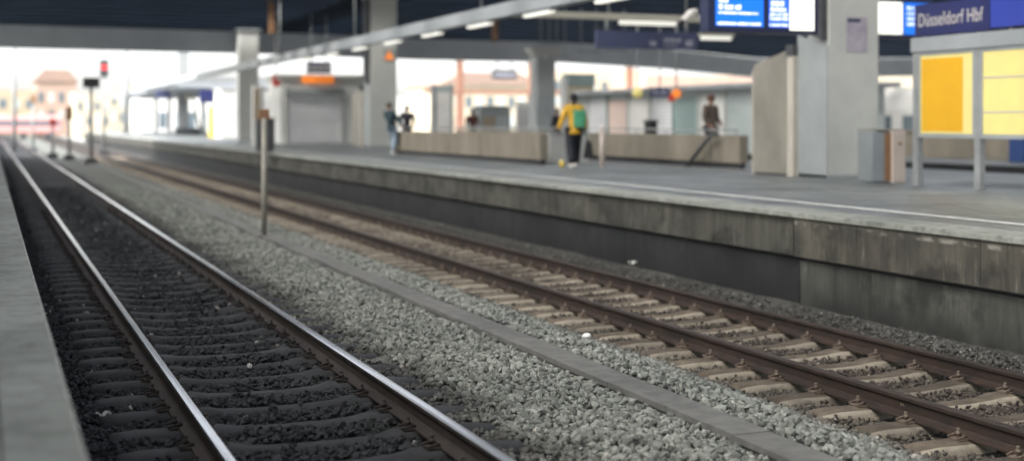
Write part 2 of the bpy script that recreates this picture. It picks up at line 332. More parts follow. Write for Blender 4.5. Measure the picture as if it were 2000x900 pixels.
# ------------------------------------------------------------------ loose ballast stones (stuff)
def stones():
    bmi = bmesh.new(); bmesh.ops.create_icosphere(bmi, subdivisions=1, radius=1); bmi.verts.ensure_lookup_table()
    bv = np.array([q.co[:] for q in bmi.verts]); bf = np.array([[q.index for q in f.verts] for f in bmi.faces]); bmi.free()
    tmpl = []
    for k in range(24):
        t = bv.copy()
        for _ in range(7):     # chop with random planes: flat, angular facets
            n = rng.normal(size=3); n /= np.linalg.norm(n); d = rng.uniform(.45, .8); s = t @ n - d
            t = t - np.outer(np.maximum(s, 0), n)
        t *= rng.uniform(.8, 1.2, size=(12, 1)) ** .5
        tmpl.append(t)
    tmpl = np.array(tmpl)
    P = []
    def scatter(y0, y1, dens, s0, s1):
        n = int(dens * (y1 - y0) * 9.4); x = rng.uniform(.32, 9.5, n); y = rng.uniform(y0, y1, n)
        keep = x < y * .96 + 1.2
        x = x[keep]; y = y[keep]; s = rng.uniform(s0, s1, len(x)); s *= np.where(rng.random(len(x)) < .07, 1.35, 1)
        P.append(np.stack([x, y, s], 1))
    scatter(4.5, 14, 640, .024, .045); scatter(14, 26, 540, .025, .045); scatter(26, 46, 290, .028, .046)
    P = np.concatenate(P); x, y, s = P.T
    # leave sleepers, rails and trough mostly free
    def on_sl(x, y, xc, y0, hw): return (np.abs(x - xc) < 1.30) & (np.abs((y - y0 + .3) % .6 - .3) < hw)
    lft = on_sl(x, y, 2.05, SL0, .118) & (rng.random(len(x)) > .02)
    rgt = on_sl(x, y, 7.46, SR0, .11) & (rng.random(len(x)) > .09)
    rail = np.zeros(len(x), bool)
    for xr in (XL0, XL1, XR0, XR1): rail |= np.abs(x - xr) < .085
    tr = (np.abs(x - 4.9) < .165)
    pf = (x > 9.38)
    k = ~(lft | rgt | rail | tr | pf); x, y, s = x[k], y[k], s[k]
    # small chippings inside the right-hand track and along its wall
    small = (x > 6.1); s = np.where(small, s * .62, s); s = np.where(x < 3.2, s * .8, s * .93)
    n = len(x); z = hgt(x) + rng.uniform(-.02, .016, n) + .012 * np.sin(x * 7.3 + y * 2.1) * np.sin(y * 3.7 - x)
    z += np.where(rng.random(n) < .12, .018, 0)
    T = tmpl[rng.integers(0, 24, n)]
    ani = np.stack([rng.uniform(.75, 1.3, n), rng.uniform(.75, 1.3, n), rng.uniform(.5, .85, n)], 1) * s[:, None]
    T = T * ani[:, None, :]
    q = rng.normal(size=(n, 4)); q[:, 1:3] *= .45; q /= np.linalg.norm(q, axis=1)[:, None]; w, a, b, c = q.T
    Rm = np.stack([1 - 2 * (b * b + c * c), 2 * (a * b - c * w), 2 * (a * c + b * w), 2 * (a * b + c * w), 1 - 2 * (a * a + c * c), 2 * (b * c - a * w), 2 * (a * c - b * w), 2 * (b * c + a * w), 1 - 2 * (a * a + b * b)], -1).reshape(n, 3, 3)
    V = np.einsum('nij,nkj->nki', Rm, T) + np.stack([x, y, z], 1)[:, None, :]
    F = (bf[None] + (np.arange(n) * 12)[:, None, None]).reshape(-1, 3)
    me = bpy.data.meshes.new('ballast'); me.vertices.add(n * 12); me.vertices.foreach_set('co', V.reshape(-1).astype(np.float32))
    me.loops.add(len(F) * 3); me.loops.foreach_set('vertex_index', F.reshape(-1).astype(np.int32))
    me.polygons.add(len(F)); me.polygons.foreach_set('loop_start', (np.arange(len(F)) * 3).astype(np.int32))
    me.update(calc_edges=True); me.materials.append(M['stones'])
    for p_ in (): pass
    me.polygons.foreach_set('use_smooth', np.zeros(len(F), bool))
    o = bpy.data.objects.new('ballast', me); COL.objects.link(o)
    tag(o, 'loose crushed stone ballast lying around and between the tracks', 'ballast', kind='stuff')
    print('stones', n)
SL0, SR0 = 4.1, 4.35
HAZE = 0
stones()

# ------------------------------------------------------------------ rails
def rail(x, zt, label, shiny):
    h = .172; hw = .036; 
    prof = [(-.075, -h), (.075, -h), (.075, -h + .012), (.020, -h + .032), (.0085, -h + .045), (.0085, -.05), (.034, -.038), (.036, -.012), (.026, -.001), (0, 0), (-.026, -.001), (-.036, -.012), (-.034, -.038), (-.0085, -.05), (-.0085, -h + .045), (-.020, -h + .032), (-.075, -h + .012)]
    mi = [0] * 17
    for k in (7, 8, 9, 10): mi[k] = 1
    m = MB().prism([(a, b) for a, b in prof], 0, 330, mi=mi)
    o = m.build('rail', [M['rust_dark'] if shiny else M['rust'], M['steel'] if shiny else M['rusthead']], loc=(x, -3, zt))
    tag(o, label, 'rail')
rail(XL0, ZL, 'shiny-topped steel rail nearest the left platform edge', True)
rail(XL1, ZL, 'shiny-topped steel rail beside the open grey ballast', True)
rail(XR0, ZR, 'dull rusty rail facing the cable trough', False)
rail(XR1, ZR, 'dull rusty rail closest to the stained platform wall', False)

# ------------------------------------------------------------------ sleepers
def sleeper_mesh(m, seed, mtop=None):
    rr = random.Random(seed); bm = bmesh.new(); rings = []
    st = [-1.30, -1.27, -1.1, -.95, -.75, -.55, -.42, -.2, 0, .2, .42, .55, .75, .95, 1.1, 1.27, 1.30]
    for x in st:
        a = abs(x); top = 0 if a > .52 else -.035 + .035 * max(0, (a - .36) / .16) if a > .36 else -.035
        w = .115 if a > .5 else .095; 
        if a > 1.28: top -= .05; w -= .03
        elif a > 1.26: top -= .012
        ring = [(-w - .035, -.2), (-w - .010, top - .045), (-w + .008, top - .007), (-w * .45, top + .003), (w * .45, top + .003), (w - .008, top - .007), (w + .010, top - .045), (w + .035, -.2)]
        rings.append([bm.verts.new((x, y + rr.uniform(-.003, .003), z + rr.uniform(-.002, .002))) for y, z in ring])
    for A, B in zip(rings, rings[1:]):
        for k in range(7): 
            f = bm.faces.new((A[k], A[k + 1], B[k + 1], B[k])); f.smooth = True; f.material_index = 1 if (mtop and k in (2, 3, 4)) else 0
    bm.faces.new(rings[0]); bm.faces.new(rings[-1][::-1]); bmesh.ops.recalc_face_normals(bm, faces=bm.faces)
    me = bpy.data.meshes.new('sleeper'); bm.to_mesh(me); bm.free(); me.materials.append(m)
    if mtop: me.materials.append(mtop)
    return me
def clip_mesh():
    m = MB()
    m.box(-.045, .045, -.06, .06, 0, .018, .006)                  # guide plate
    m.tube([(.055, -.05, .022), (.0, -.055, .035), (-.045, -.03, .03), (-.03, 0, .028), (-.045, .03, .03), (.0, .055, .035), (.055, .05, .022)], .0075, 6)
    m.tube([(0, 0, .01), (0, 0, .075)], .012, 6); m.tube([(0, 0, .0752), (0, 0, .088)], .013, 6, mi=1); m.tube([(0, 0, .04), (0, 0, .062)], .021, 6)
    bmesh.ops.recalc_face_normals(m.bm, faces=m.bm.faces)
    me = bpy.data.meshes.new('clip'); m.bm.to_mesh(me); m.bm.free(); me.materials.append(M['clip']); me.materials.append(M['concrete']); return me
CM = clip_mesh(); CMD = CM.copy(); CMD.materials.clear(); CMD.materials.append(M['rust_dark']); CMD.materials.append(M['sleeper_dark'])
def track(xc, zt, y0, n, m, label, group, nclip, z_off=.178):
    meshes = [sleeper_mesh(m, k, M['sleeper_top'] if m is M['sleeper'] else None) for k in range(6)]
    for i in range(n):
        s = bpy.data.objects.new('sleeper', meshes[i % 6]); COL.objects.link(s)
        s.location = (xc + random.uniform(-.02, .02), y0 + .6 * i + random.uniform(-.015, .015), zt - z_off + random.uniform(-.004, .004)); s.rotation_euler = (0, 0, random.uniform(-.008, .008) + (math.pi if i % 2 else 0))
        tag(s, label, 'sleeper', group)
        if i < nclip:
            for dx in (-.75, .75):
                for sgn in (-1, 1):
                    c = bpy.data.objects.new('clip', CM if m is M['sleeper'] else CMD); COL.objects.link(c); c.parent = s
                    c.location = (dx + sgn * .105, 0, .003); c.rotation_euler = (0, 0, 0 if sgn > 0 else math.pi)
track(2.05, ZL, SL0, 146, M['sleeper_dark'], 'sooty dark concrete sleeper of the left track with shiny rails', 'sleepers under the left track', 50)
track(7.46, ZR, SR0, 146, M['sleeper'], 'dusty pale brown concrete sleeper of the rusty track by the wall', 'sleepers under the rusty track', 60)

# ------------------------------------------------------------------ cable trough (one continuous run of lids)
m = MB(); y = 3.0; rr = random.Random(3)
while y < 120:
    L_ = 1.0
    dz = rr.uniform(-.004, .004); dx = rr.uniform(-.004, .004)
    m.box(4.75 + dx, 5.05 + dx, y + .003, y + L_ - .003, -.245, -.195 + dz, .006); y += L_
tr = empty('cable_trough', (4.9, 3, -.3), 0, 'low grey concrete cable trough running through the ballast between the tracks', 'cable trough')
o = m.build('lid', M['trough']); o.parent = tr; o.location = (-4.9, -3, .3)
MB().box(4.765, 5.035, 3, 120, -.40, -.247).build('channel', M['trough'], tr, loc=(-4.9, -3, .3))

# ------------------------------------------------------------------ left platform
m = MB(); m.box(-9, .03, -5, 150, -.5, ZP - .034)
m.build('platform_base', M['slab']); tag(bpy.data.objects['platform_base'], 'concrete core of the left platform', 'platform', kind='structure')
m = MB(); rr = random.Random(5); y = 1.4
while y < 150:
    L_ = 2.5; m.box(.045, .31, y, y + L_ - .022, ZP - .14, ZP + .004 + rr.uniform(-.002, .002), .008); y += L_
o = m.build('platform_edge', M['coping']); tag(o, 'grey concrete edge slabs of the left platform', 'platform edge', kind='structure')
o = MB().box(.300, .3135, 1.4, 150, ZP - .03, ZP + .0085).build('edge_trim', mat('worn_edge', (.42, .42, .39), (.2, .2, .18), rough=.6, scale=14)); tag(o, 'worn pale rim of the left platform edge', 'platform edge', kind='structure')
o = MB().box(.032, .22, -5, 150, -.5, ZP - .141).build('platform_edge_wall', M['lower_dark']); tag(o, 'dark wall below the left platform edge', 'platform wall', kind='structure')
m = MB(); y = 1.4
while y < 60:
    for k in range(4): m.box(.037 - .8 * (k + 1) + .006, .037 - .8 * k, y, y + 1.244, ZP - .03, ZP + .002, .003)
    y += 1.25
o = m.build('paving', M['slab']); tag(o, 'square paving of the left platform', 'paving', kind='structure')

# ------------------------------------------------------------------ far (island) platform
XB = 21.0
YS = 14.5   # step in the wall
o = MB().box(XE + .55, XB, -5, 150, -.45, ZP).build('platform', M['deck']); tag(o, 'grey asphalt deck of the island platform', 'platform', kind='structure')
def wall(name, y0, y1, dx, mf, ml, label, joints):
    w = empty(name, (XE + dx, y0, -.45), 0, label, 'wall')
    ox, oy, oz = -(XE + dx), -y0, .45
    def B(n, a, b, c, d, e, f, mm, bev=.006): return MB().box(a, b, c, d, e, f, bev).build(n, mm, w, loc=(ox, oy, oz))
    y = y0
    for k, L_ in enumerate(joints):
        if y >= y1: break
        e = min(y + L_, y1)
        B('fascia_panel', XE + .03 + dx, XE + .5, y + .004, e - .004, ZP - .55, ZP - .065, mf)
        y = e
    y = y0; 
    while y < y1:
        e = min(y + 5.0, y1)
        B('base_panel', XE + .115 + dx, XE + .5, y + .004, e - .004, -.5, ZP - .60, ml); y = e
    B('shade_recess', XE + .20 + dx, XE + .5, y0 + .01, y1 - .01, ZP - .60, ZP - .55, M['black'], 0)  # black strip paints the shadow line under the overhanging fascia
    return w
wall('platform_wall', -2, YS - .045, -.0, M['fascia'], M['lower'], 'brown stained concrete wall below the platform edge at the right', [2.95, 2.1] * 20)
wall('platform_wall', YS + .045, 150, .05, M['fascia_dark'], M['lower_dark'], 'sooty blackened platform wall running off into the distance', [2.0] * 100)
m = MB(); y = -2.65
while y < 150:
    m.box(XE, XE + .56, y, y + 3.99, ZP - .064, ZP + .005, .012); y += 4.0
o = m.build('platform_coping', M['coping']); tag(o, 'pale concrete coping along the island platform edge', 'platform edge', kind='structure')
# white safety line and thinner guide line round the stair opening
def strip(name, pts, w, label, m_=M['line']):
    bm = bmesh.new()
    for (a, b) in zip(pts, pts[1:]):
        a = Vector(a); b = Vector(b); d = (b - a).normalized(); n = Vector((-d.y, d.x)) * w / 2
        bm.faces.new([bm.verts.new((q.x, q.y, ZP + .007)) for q in (a - n, b - n, b + n, a + n)])
    me = bpy.data.meshes.new(name); bm.to_mesh(me); bm.free(); me.materials.append(m_)
    o = bpy.data.objects.new(name, me); COL.objects.link(o); tag(o, label, 'line', kind='structure')
strip('safety_line', [(10.66, -2), (10.66, 150)], .17, 'white safety line along the island platform')
a, b, c = atz(967, 336.5, ZP), atz(1190, 328, ZP), atz(1467, 331, ZP)
strip('guide_line', [(a.x, a.y), (b.x, b.y)], .10, 'thin white guide line branching towards the stairs')
strip('guide_line', [(b.x, b.y), (c.x, c.y)], .10, 'thin white guide line in front of the stair parapet')

# next platform and surroundings
o = MB().box(24.5, 34, -5, 150, -.45, ZP).build('platform_beyond', M['deck']); tag(o, 'deck of the next platform beyond', 'platform', kind='structure')
o = MB().box(24.42, 24.49, -5, 150, -.5, ZP - .01).build('platform_wall', M['lower_dark']); tag(o, 'dark wall of the next platform beyond the display case', 'wall')
o = MB().box(20.98, 24.5, -5, 330, -.6, -.42).build('track_bed_beyond', M['bed']); tag(o, 'ballast between the island platform and the next', 'ground', kind='structure')
bm = bmesh.new(); bm.faces.new([bm.verts.new(q) for q in ((-300, -100, -.62), (300, -100, -.62), (300, 420, -.62), (-300, 420, -.62))])
me = bpy.data.meshes.new('ground'); bm.to_mesh(me); bm.free(); me.materials.append(M['earth'])
o = bpy.data.objects.new('ground', me); COL.objects.link(o); tag(o, 'pale open ground beyond the station', 'ground', kind='structure')
w = empty('parapet_wall', (28, 10, ZP), 0, 'beige concrete parapet on the next platform behind the yellow poster case', 'wall')
MB().box(-.15, .15, 0, 32, 0, .78, .02).build('wall_body', M['concrete'], w); MB().box(-.19, .19, 0, 32, .783, .86, .01).build('coping', M['concrete'], w)

# ------------------------------------------------------------------ stair parapets
def parapet(x, y0, y1, label, th=.24):
    w = empty('parapet_wall', (x, y0, ZP), 0, label, 'wall')
    n = max(1, round((y1 - y0) / 5)); Lp = (y1 - y0) / n
    for k in range(n): MB().box(0, th, k * Lp + .01, (k + 1) * Lp - .01, .13, .80, .015).build('wall_panel', M['concrete'], w)
    MB().box(.05, th - .05, .04, y1 - y0 - .04, .0, .13).build('shade_strip', M['black'], w)  # black strip painted in for the shadowed gap under the parapet
    m = MB(); m.tube([(th / 2, .3, .93), (th / 2, y1 - y0 - .3, .93)], .022, 8)
    for k in range(int((y1 - y0) / 1.8) + 1): m.tube([(th / 2, .35 + k * 1.8, .801), (th / 2, .35 + k * 1.8, .93)], .014, 6)
    m.build('handrail', M['midgrey'], w)
parapet(13.45, 32.45, 46.2, 'beige concrete parapet left of the person in the yellow jacket')
parapet(16.8, 28.0, 49, 'beige concrete parapet right of the person, behind the slanting handrail')
w = empty('stair_handrail', atz(1345, 325, ZP), 0, 'dark slanting handrail in front of the right-hand parapet', 'handrail')
p0 = atx(1342, 325, 16.62); p0.z = ZP; p1 = atx(1388, 264, 16.62); dv = p1 - p0; w.location = p0
m = MB(); m.tube([(0, 0, .02), dv * .5, dv, dv + Vector((0, -.35, .01))], .05, 8); m.tube([dv, (dv.x, dv.y, 0)], .02, 8); m.build('rail_bar', M['darkgrey'], w)
MB().box(-.08, .08, -.08, .08, 0, .02).build('foot_plate', M['darkgrey'], w)

# ------------------------------------------------------------------ columns with steel housings
def column_set(y0, labels, X0=15.6):
    c = empty('concrete_column', (X0 + .6, y0 + .5, ZP), 0, labels[0], 'column', 'grey columns down the middle of the platform')
    MB().box(-.6, .6, -.5, .5 if not labels[1] else .25, 0, 6.55, .03).build('shaft', M['paint'], c)
    MB().box(-.63, .63, -.53, .53, 0, .08, .01).build('plinth', M['paint_d'], c)
    MB().box(-.72, .72, -.62, .62, 6.553, 6.75, .02).build('capital', M['paint_d'], c)
    if labels[1]:
        MB().prism([(-.46, 2.75), (.20, 3.0), (.24, 3.6), (.24, 6.5), (-.46, 6.5)], -.74, -.603, axis='X').build('dark_side_cover', M['darkgrey'], c)  # dark piece added over the column's upper side
        h = empty('steel_housing', (X0, y0 + .06, ZP), 0, labels[1], 'cabinet', 'steel housings beside the columns')
        prof = [(-.055, .0), (1.0, .0), (1.0, 2.92), (-.055, 2.66)]
        MB().prism([(a, b) for a, b in prof], -.03, -.003, axis='X').build('side_panel', M['paint_d'], h)
        MB().box(-.14, -.02, 1.004, 1.22, 0, 2.50, .008).build('corner_strip', M['strip'], h)
        MB().box(-.17, -.0, .99, 1.23, 2.503, 2.72, .01).build('lamp_head', M['darkgrey'], h)
        MB().prism([(1.235, .05), (2.55, .05), (2.55, 2.36), (1.235, 2.62)], -.12, 1.15, axis='X').build('cladding', M['inox'], h)
        MB().box(-.14, 1.16, 2.553, 2.60, 0.02, 2.25, .005).build('end_trim', M['strip'], h)
        MB().box(-.10, 1.13, 1.24, 2.54, 0, .048).build('kick_plate', M['darkgrey'], h)
column_set(22.6, ('nearest light grey concrete column with the purple poster', 'tall steel-clad housing with white corner strip beside the nearest column'))
column_set(57.0, ('middle-distance grey column with the small orange sign', 'steel-clad housing beside the middle-distance column'))
column_set(80.4, ('grey column farthest down the platform, left of the kiosk', None), 13.9)
p = empty('poster', (16.2 - .03, 22.597, ZP), 0, 'small purple-grey poster on the nearest column', 'poster')
a = aty(1653, 34, 22.6); b = aty(1692, 102, 22.6)
MB().box(a.x - 16.17, b.x - 16.17, -.012, 0, b.z - ZP, a.z - ZP).build('sheet', M['purple'], p)
MB().box(a.x - 16.17 + .02, b.x - 16.17 - .15, -.015, -.0125, a.z - ZP - .10, a.z - ZP - .03).build('heading', M['frame_navy'], p)
a = aty(760, 108, 57.0)
s = empty('warning_sign', (a.x, 56.995, a.z), 0, 'small orange sign high on the middle-distance column', 'sign')
MB().box(-.26, .26, -.02, 0, -.28, .28, .01).build('plate', M['paint_d'], s)
m = MB(); m.prism([(-.22, -.20), (.22, -.20), (0, .2)], -.03, -.021); m.build('triangle', M['orange'], s)

# bin beside the column
pb = atz(1745, 357, ZP)
b_ = empty('litter_bin', pb, 0, 'square metal litter bin with pinkish front standing right of the nearest column', 'bin')
xa = atz(1692, 351, ZP).x - pb.x
MB().box(-.40, .0, .10, .55, .02, .95, .01).build('body', M['inox_b'], b_)
MB().box(.004, .29, .02, .5, .0, .97, .012).build('front_panel', M['pinkwhite'], b_)
MB().box(.12, .20, .005, .019, .70, .75).build('lock_plate', M['brown'], b_)
MB().box(-.12, .0, .075, .099, .04, .93).build('side_strip', M['brown'], b_)
MB().box(-.42, .30, .08, .57, .973, 1.0, .01).build('lid', M['inox'], b_)

# ------------------------------------------------------------------ display case with yellow posters + station sign
XC = 15.4
cz = empty('poster_case', (XC, 18.0, ZP), 0, 'long grey poster display case on posts with lit yellow posters', 'display case')
posts = [19.6, 18.0, 16.4, 14.8]
for yy in posts:
    MB().box(-.06, .06, yy - 18 - .07, yy - 18 + .07, 0, 2.36, .012).build('post', M['midgrey'], cz)
for (ya, yb) in ((18.0, 19.6), (16.4, 18.0), (14.8, 16.4)):
    q0, q1 = ya - 18 + .072, yb - 18 - .072
    f = MB().box(-.05, .05, q0, q1, .86, .93).box(-.05, .05, q0, q1, 2.30, 2.36).box(-.05, .05, q0, q0 + .05, .93, 2.30).box(-.05, .05, q1 - .05, q1, .93, 2.30).build('frame', M['paint_d'], cz)
    MB().box(-.035, .045, q0 + .052, q1 - .052, .932, 2.298).build('lit_sheet', M['yellow_lit'], cz)
    if ya == 18.0:
        MB().box(-.042, -.036, q0 + .30, q1 - .09, .97, 2.24).build('golden_poster', M['yellow'], cz)
    else:
        for zz in (1.28, 1.85): MB().box(-.042, -.036, q0 + .06, q1 - .06, zz, zz + .03).build('shelf_line', M['cream'], cz)
MB().box(-.08, .08, 14.8 - 18 - .1, 19.6 - 18 + .1, 2.363, 2.62, .01).build('fascia', M['trunk'], cz)
sg = empty('station_name_sign', (XC, 18.0, ZP + 2.64), 0, 'long navy station name sign reading Düsseldorf Hbf above the poster case', 'sign')
MB().box(-.07, .07, -.32, 1.60, .0, .56, .01).build('sign_board', M['navy'], sg)
MB().box(-.03, .03, 1.4, 1.44, -.02, .05).box(-.03, .03, .0, .04, -.02, .05).build('bracket', M['midgrey'], sg)
t_ = text_mesh('lettering', 'Düsseldorf Hbf', .33, M['letter'], sg, (-.072, 1.50, .17), (R(90), 0, R(-90)), ext=.003, sx=.77)
s2 = empty('lit_sign_box', (XC, 16.0, ZP + 2.64), 0, 'brighter blue sign box with a warm lamp strip on top, at the right edge', 'sign')
MB().box(-.11, .11, -1.2, 1.62, .03, .58, .01).build('sign_board', M['navy_lit'], s2)
MB().tube([(-.05, -1.2, .68), (-.05, 1.6, .68)], .03, 8).build('lamp_tube', M['lampw'], s2)
MB().box(-.04, .04, 1.2, 1.25, -.02, .05).box(-.04, .04, -.6, -.55, -.02, .05).box(-.05, .0, 1.2, 1.25, .6, .66).box(-.05, 0, -.6, -.55, .6, .66).build('bracket', M['midgrey'], s2)

# ------------------------------------------------------------------ departure displays
def blobs(m, x0, x1, z0, h, seed, y):
    rr = random.Random(seed); x = x0
    while x < x1:
        w = rr.uniform(.35, .8) * h; e = min(x + w, x1); k = rr.uniform(.72, 1.0)
        m.box(x, e, y - .004, y, z0, z0 + h * k); x = e + h * (.12 if rr.random() > .2 else .5)
def display(Y, px0, px1, pyb, label, flip=False, h=.85):
    a = aty(px0, pyb, Y); b = aty(px1, pyb, Y); zb = (a.z + b.z) / 2; W = b.x - a.x
    d = empty('departure_display', (a.x, Y, zb), 0, label, 'display')
    MB().box(0, W, 0, .28, 0, h + .12, .015).build('casing', M['frame_navy'], d)
    u = W / 215.0
    if not flip:
        MB().box(14 * u, 106 * u, -.006, -.001, .10, h).build('screen', M['scr'], d)
        MB().box(117 * u, 156 * u, -.006, -.001, .10, h).build('screen', M['scr2'], d)
        MB().box(158 * u, 206 * u, -.012, -.001, .06, h).build('white_panel', M['scrw'], d)
        m = MB()
        blobs(m, 20 * u, 38 * u, .49, .10, 1, -.008); blobs(m, 20 * u, 62 * u, .375, .085, 2, -.008); blobs(m, 19 * u, 96 * u, .30, .04, 3, -.008); blobs(m, 17 * u, 100 * u, .12, .05, 4, -.008)
        blobs(m, 20 * u, 60 * u, .64, .1, 12, -.008)
        blobs(m, 121 * u, 148 * u, .46, .09, 5, -.008); blobs(m, 120 * u, 150 * u, .37, .07, 6, -.008)
        blobs(m, 119 * u, 154 * u, .29, .06, 7, -.008); blobs(m, 119 * u, 154 * u, .22, .055, 8, -.008); blobs(m, 118 * u, 154 * u, .12, .045, 9, -.008)
        m.build('lettering', M['ink'], d)
    else:
        MB().box(W * .06, W * .50, -.012, -.001, .08, h).build('white_panel', M['scrw'], d)
        MB().box(W * .53, W * .95, -.006, -.001, .08, h).build('screen', M['scr'], d)
        m = MB()
        for k in range(4): blobs(m, W * .58, W * .88, .30 + k * .13, .07, 20 + k, -.008)
        m.build('lettering', M['ink'], d)
    m = MB()
    for xx in (.25 * W, .75 * W): m.tube([(xx, .14, h + .12), (xx, .14, 6.9 - zb)], .03, 8)
    m.build('hanger', M['midgrey'], d)
display(19.5, 1383, 1598, 65, 'large navy departure display hanging left of the nearest column')
display(27.0, 1700, 1822, 74, 'second departure display hanging behind the nearest column', flip=True)

# hanging dark blue sign, far
Y = 36.0; a = aty(1166, 94, Y); b = aty(1362, 97, Y)
d = empty('direction_sign', (a.x, Y, a.z), 0, 'long faded navy direction sign hanging below the cream lamp rail', 'sign')
W = b.x - a.x; MB().box(0, W, 0, .15, 0, .52, .012).build('sign_board', M['navyd'], d)
m = MB(); blobs(m, W * .52, W * .60, .1, .18, 31, -.003); blobs(m, W * .66, W * .83, .22, .13, 32, -.003); blobs(m, W * .66, W * .80, .10, .05, 33, -.003); blobs(m, W * .88, W * .95, .1, .2, 34, -.003); m.build('lettering', M['letterd'], d)
MB().tube([(W * .1, .07, .52), (W * .1, .07, .95)], .04, 6).tube([(W * .9, .07, .52), (W * .9, .07, .95)], .04, 6).build('hanger', M['midgrey'], d)

# ------------------------------------------------------------------ lamp rails and lamps
ZT = CH + 2.53
o = MB().box(11.88, 12.16, 16, 118, ZT + .06, ZT + .40, .01).build('lamp_rail', M['trunk']); tag(o, 'long grey lamp rail running away down the platform', 'lamp rail')
m = MB(); lamp0 = None
for k in range(9):
    y = 20.9 + 4.05 * k
    if lamp0 is None:
        lamp0 = empty('ceiling_lamp', (12.0, y, ZT), 0, 'bright tube lamp fixed below the long grey lamp rail', 'lamp', 'lamps along the lengthwise rail')
        MB().box(-.09, .09, -.85, .85, .0, .06, .01).build('lamp_housing', M['trunk'], lamp0)
        MB().box(-.085, .085, -.80, .80, -.06, -.002, .02).build('diffuser', M['lamp'], lamp0)
    else:
        c = copy_tree(lamp0); c.location = (12.0, y, ZT)
for k in range(7):
    o = None
for k in range(4):
    MB().tube([(12.02, 20 + k * 13, ZT + .4), (12.02, 20 + k * 13, 7.4)], .03, 6).build('rail_hanger', M['midgrey'], bpy.data.objects['lamp_rail'])
# cross rails (perpendicular)
def cross_rail(Y, pxa, pya, pxb, lamps, label, th=.16):
    a = aty(pxa, pya, Y); b = aty(pxb, pya, Y)
    r = empty('lamp_rail', (a.x, Y, a.z), 0, label, 'lamp rail'); W = b.x - a.x
    MB().box(0, W, 0, .2, 0, th, .01).build('rail_body', M['cream'], r)
    m = MB()
    for f_ in (.08, .5, .92): m.tube([(W * f_, .1, th), (W * f_, .1, 7.4 - a.z)], .025, 6)
    m.build('hanger', M['midgrey'], r)
    for (p0_, p1_, lab) in lamps:
        x0 = aty(p0_, pya, Y).x - a.x; x1 = aty(p1_, pya, Y).x - a.x
        l = empty('ceiling_lamp', (a.x + x0, Y, a.z), 0, lab, 'lamp'); MB().box(0, x1 - x0, .02, .18, -.11, -.002, .015).build('diffuser', M['lamp'], l)
        MB().box(-.02, x1 - x0 + .02, .01, .19, -.001, .0).build('lamp_housing', M['trunk'], l)
cross_rail(31, 1000, 33, 1372, [(1214, 1322, 'wide lamp below the cream cross rail above the navy direction sign')], 'cream cross rail spanning the platform above the navy direction sign')
cross_rail(33, 1370, 70, 1436, [(1374, 1430, 'short lamp just below and left of the large departure display')], 'short cream rail just below and left of the large departure display', th=.08)

# CCTV camera left of display
a = aty(1350, 35, 24)
c = empty('security_camera', a, 0, 'white security camera on a bracket left of the large departure display', 'security camera')
m = MB(); m.tube([(-.18, 0, -.08), (.0, 0, .10), (.12, 0, .12)], .075, 10); m.build('camera_body', M['white'], c)
MB().tube([(-.24, 0, -.14), (-.18, 0, -.08)], .05, 10).build('lens_hood', M['black'], c)
MB().tube([(.1, 0, .1), (.26, 0, -.05), (.27, 0, .1)], .03, 8).tube([(.27, 0, -.16), (.27, 0, 3.0)], .045, 8).build('bracket', M['white'], c)

# white bollard post and yellow cup
p = atz(1176, 328, ZP); o = empty('bollard', p, 0, 'slim white bollard post right of the person in the yellow jacket', 'bollard')
MB().tube([(0, 0, 0), (0, 0, 1.0)], .068, 14).build('post', M['pinkwhite'], o); MB().ball((0, 0, 1.0), .068, (1, 1, .5)).build('cap', M['white'], o); MB().tube([(0, 0, 0), (0, 0, .03)], .10, 14).build('foot_plate', M['midgrey'], o)
p = atz(1098, 327, ZP); o = empty('paper_cup', p, 0, 'yellow cup standing on the platform at the feet of the person', 'cup')
MB().tube([(0, 0, 0), (0, 0, .17)], [.045, .065], 12).build('cup_body', M['yelpanel'], o); MB().tube([(0, 0, .171), (0, 0, .182)], .069, 12).build('lid', M['white'], o)

# ------------------------------------------------------------------ trackside post with control box
p = atz(516, 465, float(hgt(4.5))); 
o = empty('marker_post', p, 0, 'thin pale post with small brown head standing in the ballast beside the trough', 'post')
MB().tube([(0, 0, -.1), (0, 0, 2.25)], .055, 12).build('pole', M['postm'], o)
MB().box(-.10, .10, -.03, .03, 2.22, 2.42, .02).build('marker_head', M['brown'], o)
MB().box(-.16, .16, -.16, .16, -.05, .06, .02).build('foot', M['trough'], o)
pc = atz(520, 300, ZP)
c = empty('dark_cabinet', pc, 0, 'dark brown cabinet on the platform edge behind the thin post', 'cabinet')
hh = (300 - 233) / (300 - 237) * (CH - ZP)
k_ = (pc - Vector((0, 0, CH))).dot(FW) / F_PX
MB().box(-17 * k_, 17 * k_, 0, .4, .08, hh, .02).build('body', M['darkgrey'], c); MB().box(-18 * k_, 18 * k_, -.02, .42, hh + .002, hh + .06, .01).build('lid', M['brown'], c)
MB().tube([(-.15, .2, 0), (-.15, .2, .08)], .04, 6).tube([(.15, .2, 0), (.15, .2, .08)], .04, 6).build('feet', M['darkgrey'], c)
pc = atz(503, 285, ZP); k_ = (pc - Vector((0, 0, CH))).dot(FW) / F_PX
c = empty('info_pillar', pc, 0, 'pale information pillar with cream panel behind the dark cabinet', 'pillar')
MB().box(-9 * k_, 14 * k_, 0, .35, 0, 118 * k_, .02).build('body', M['white_wall'], c); MB().box(-7 * k_, 3 * k_, -.02, -.002, 55 * k_, 112 * k_).build('panel', M['beige_wall'], c)

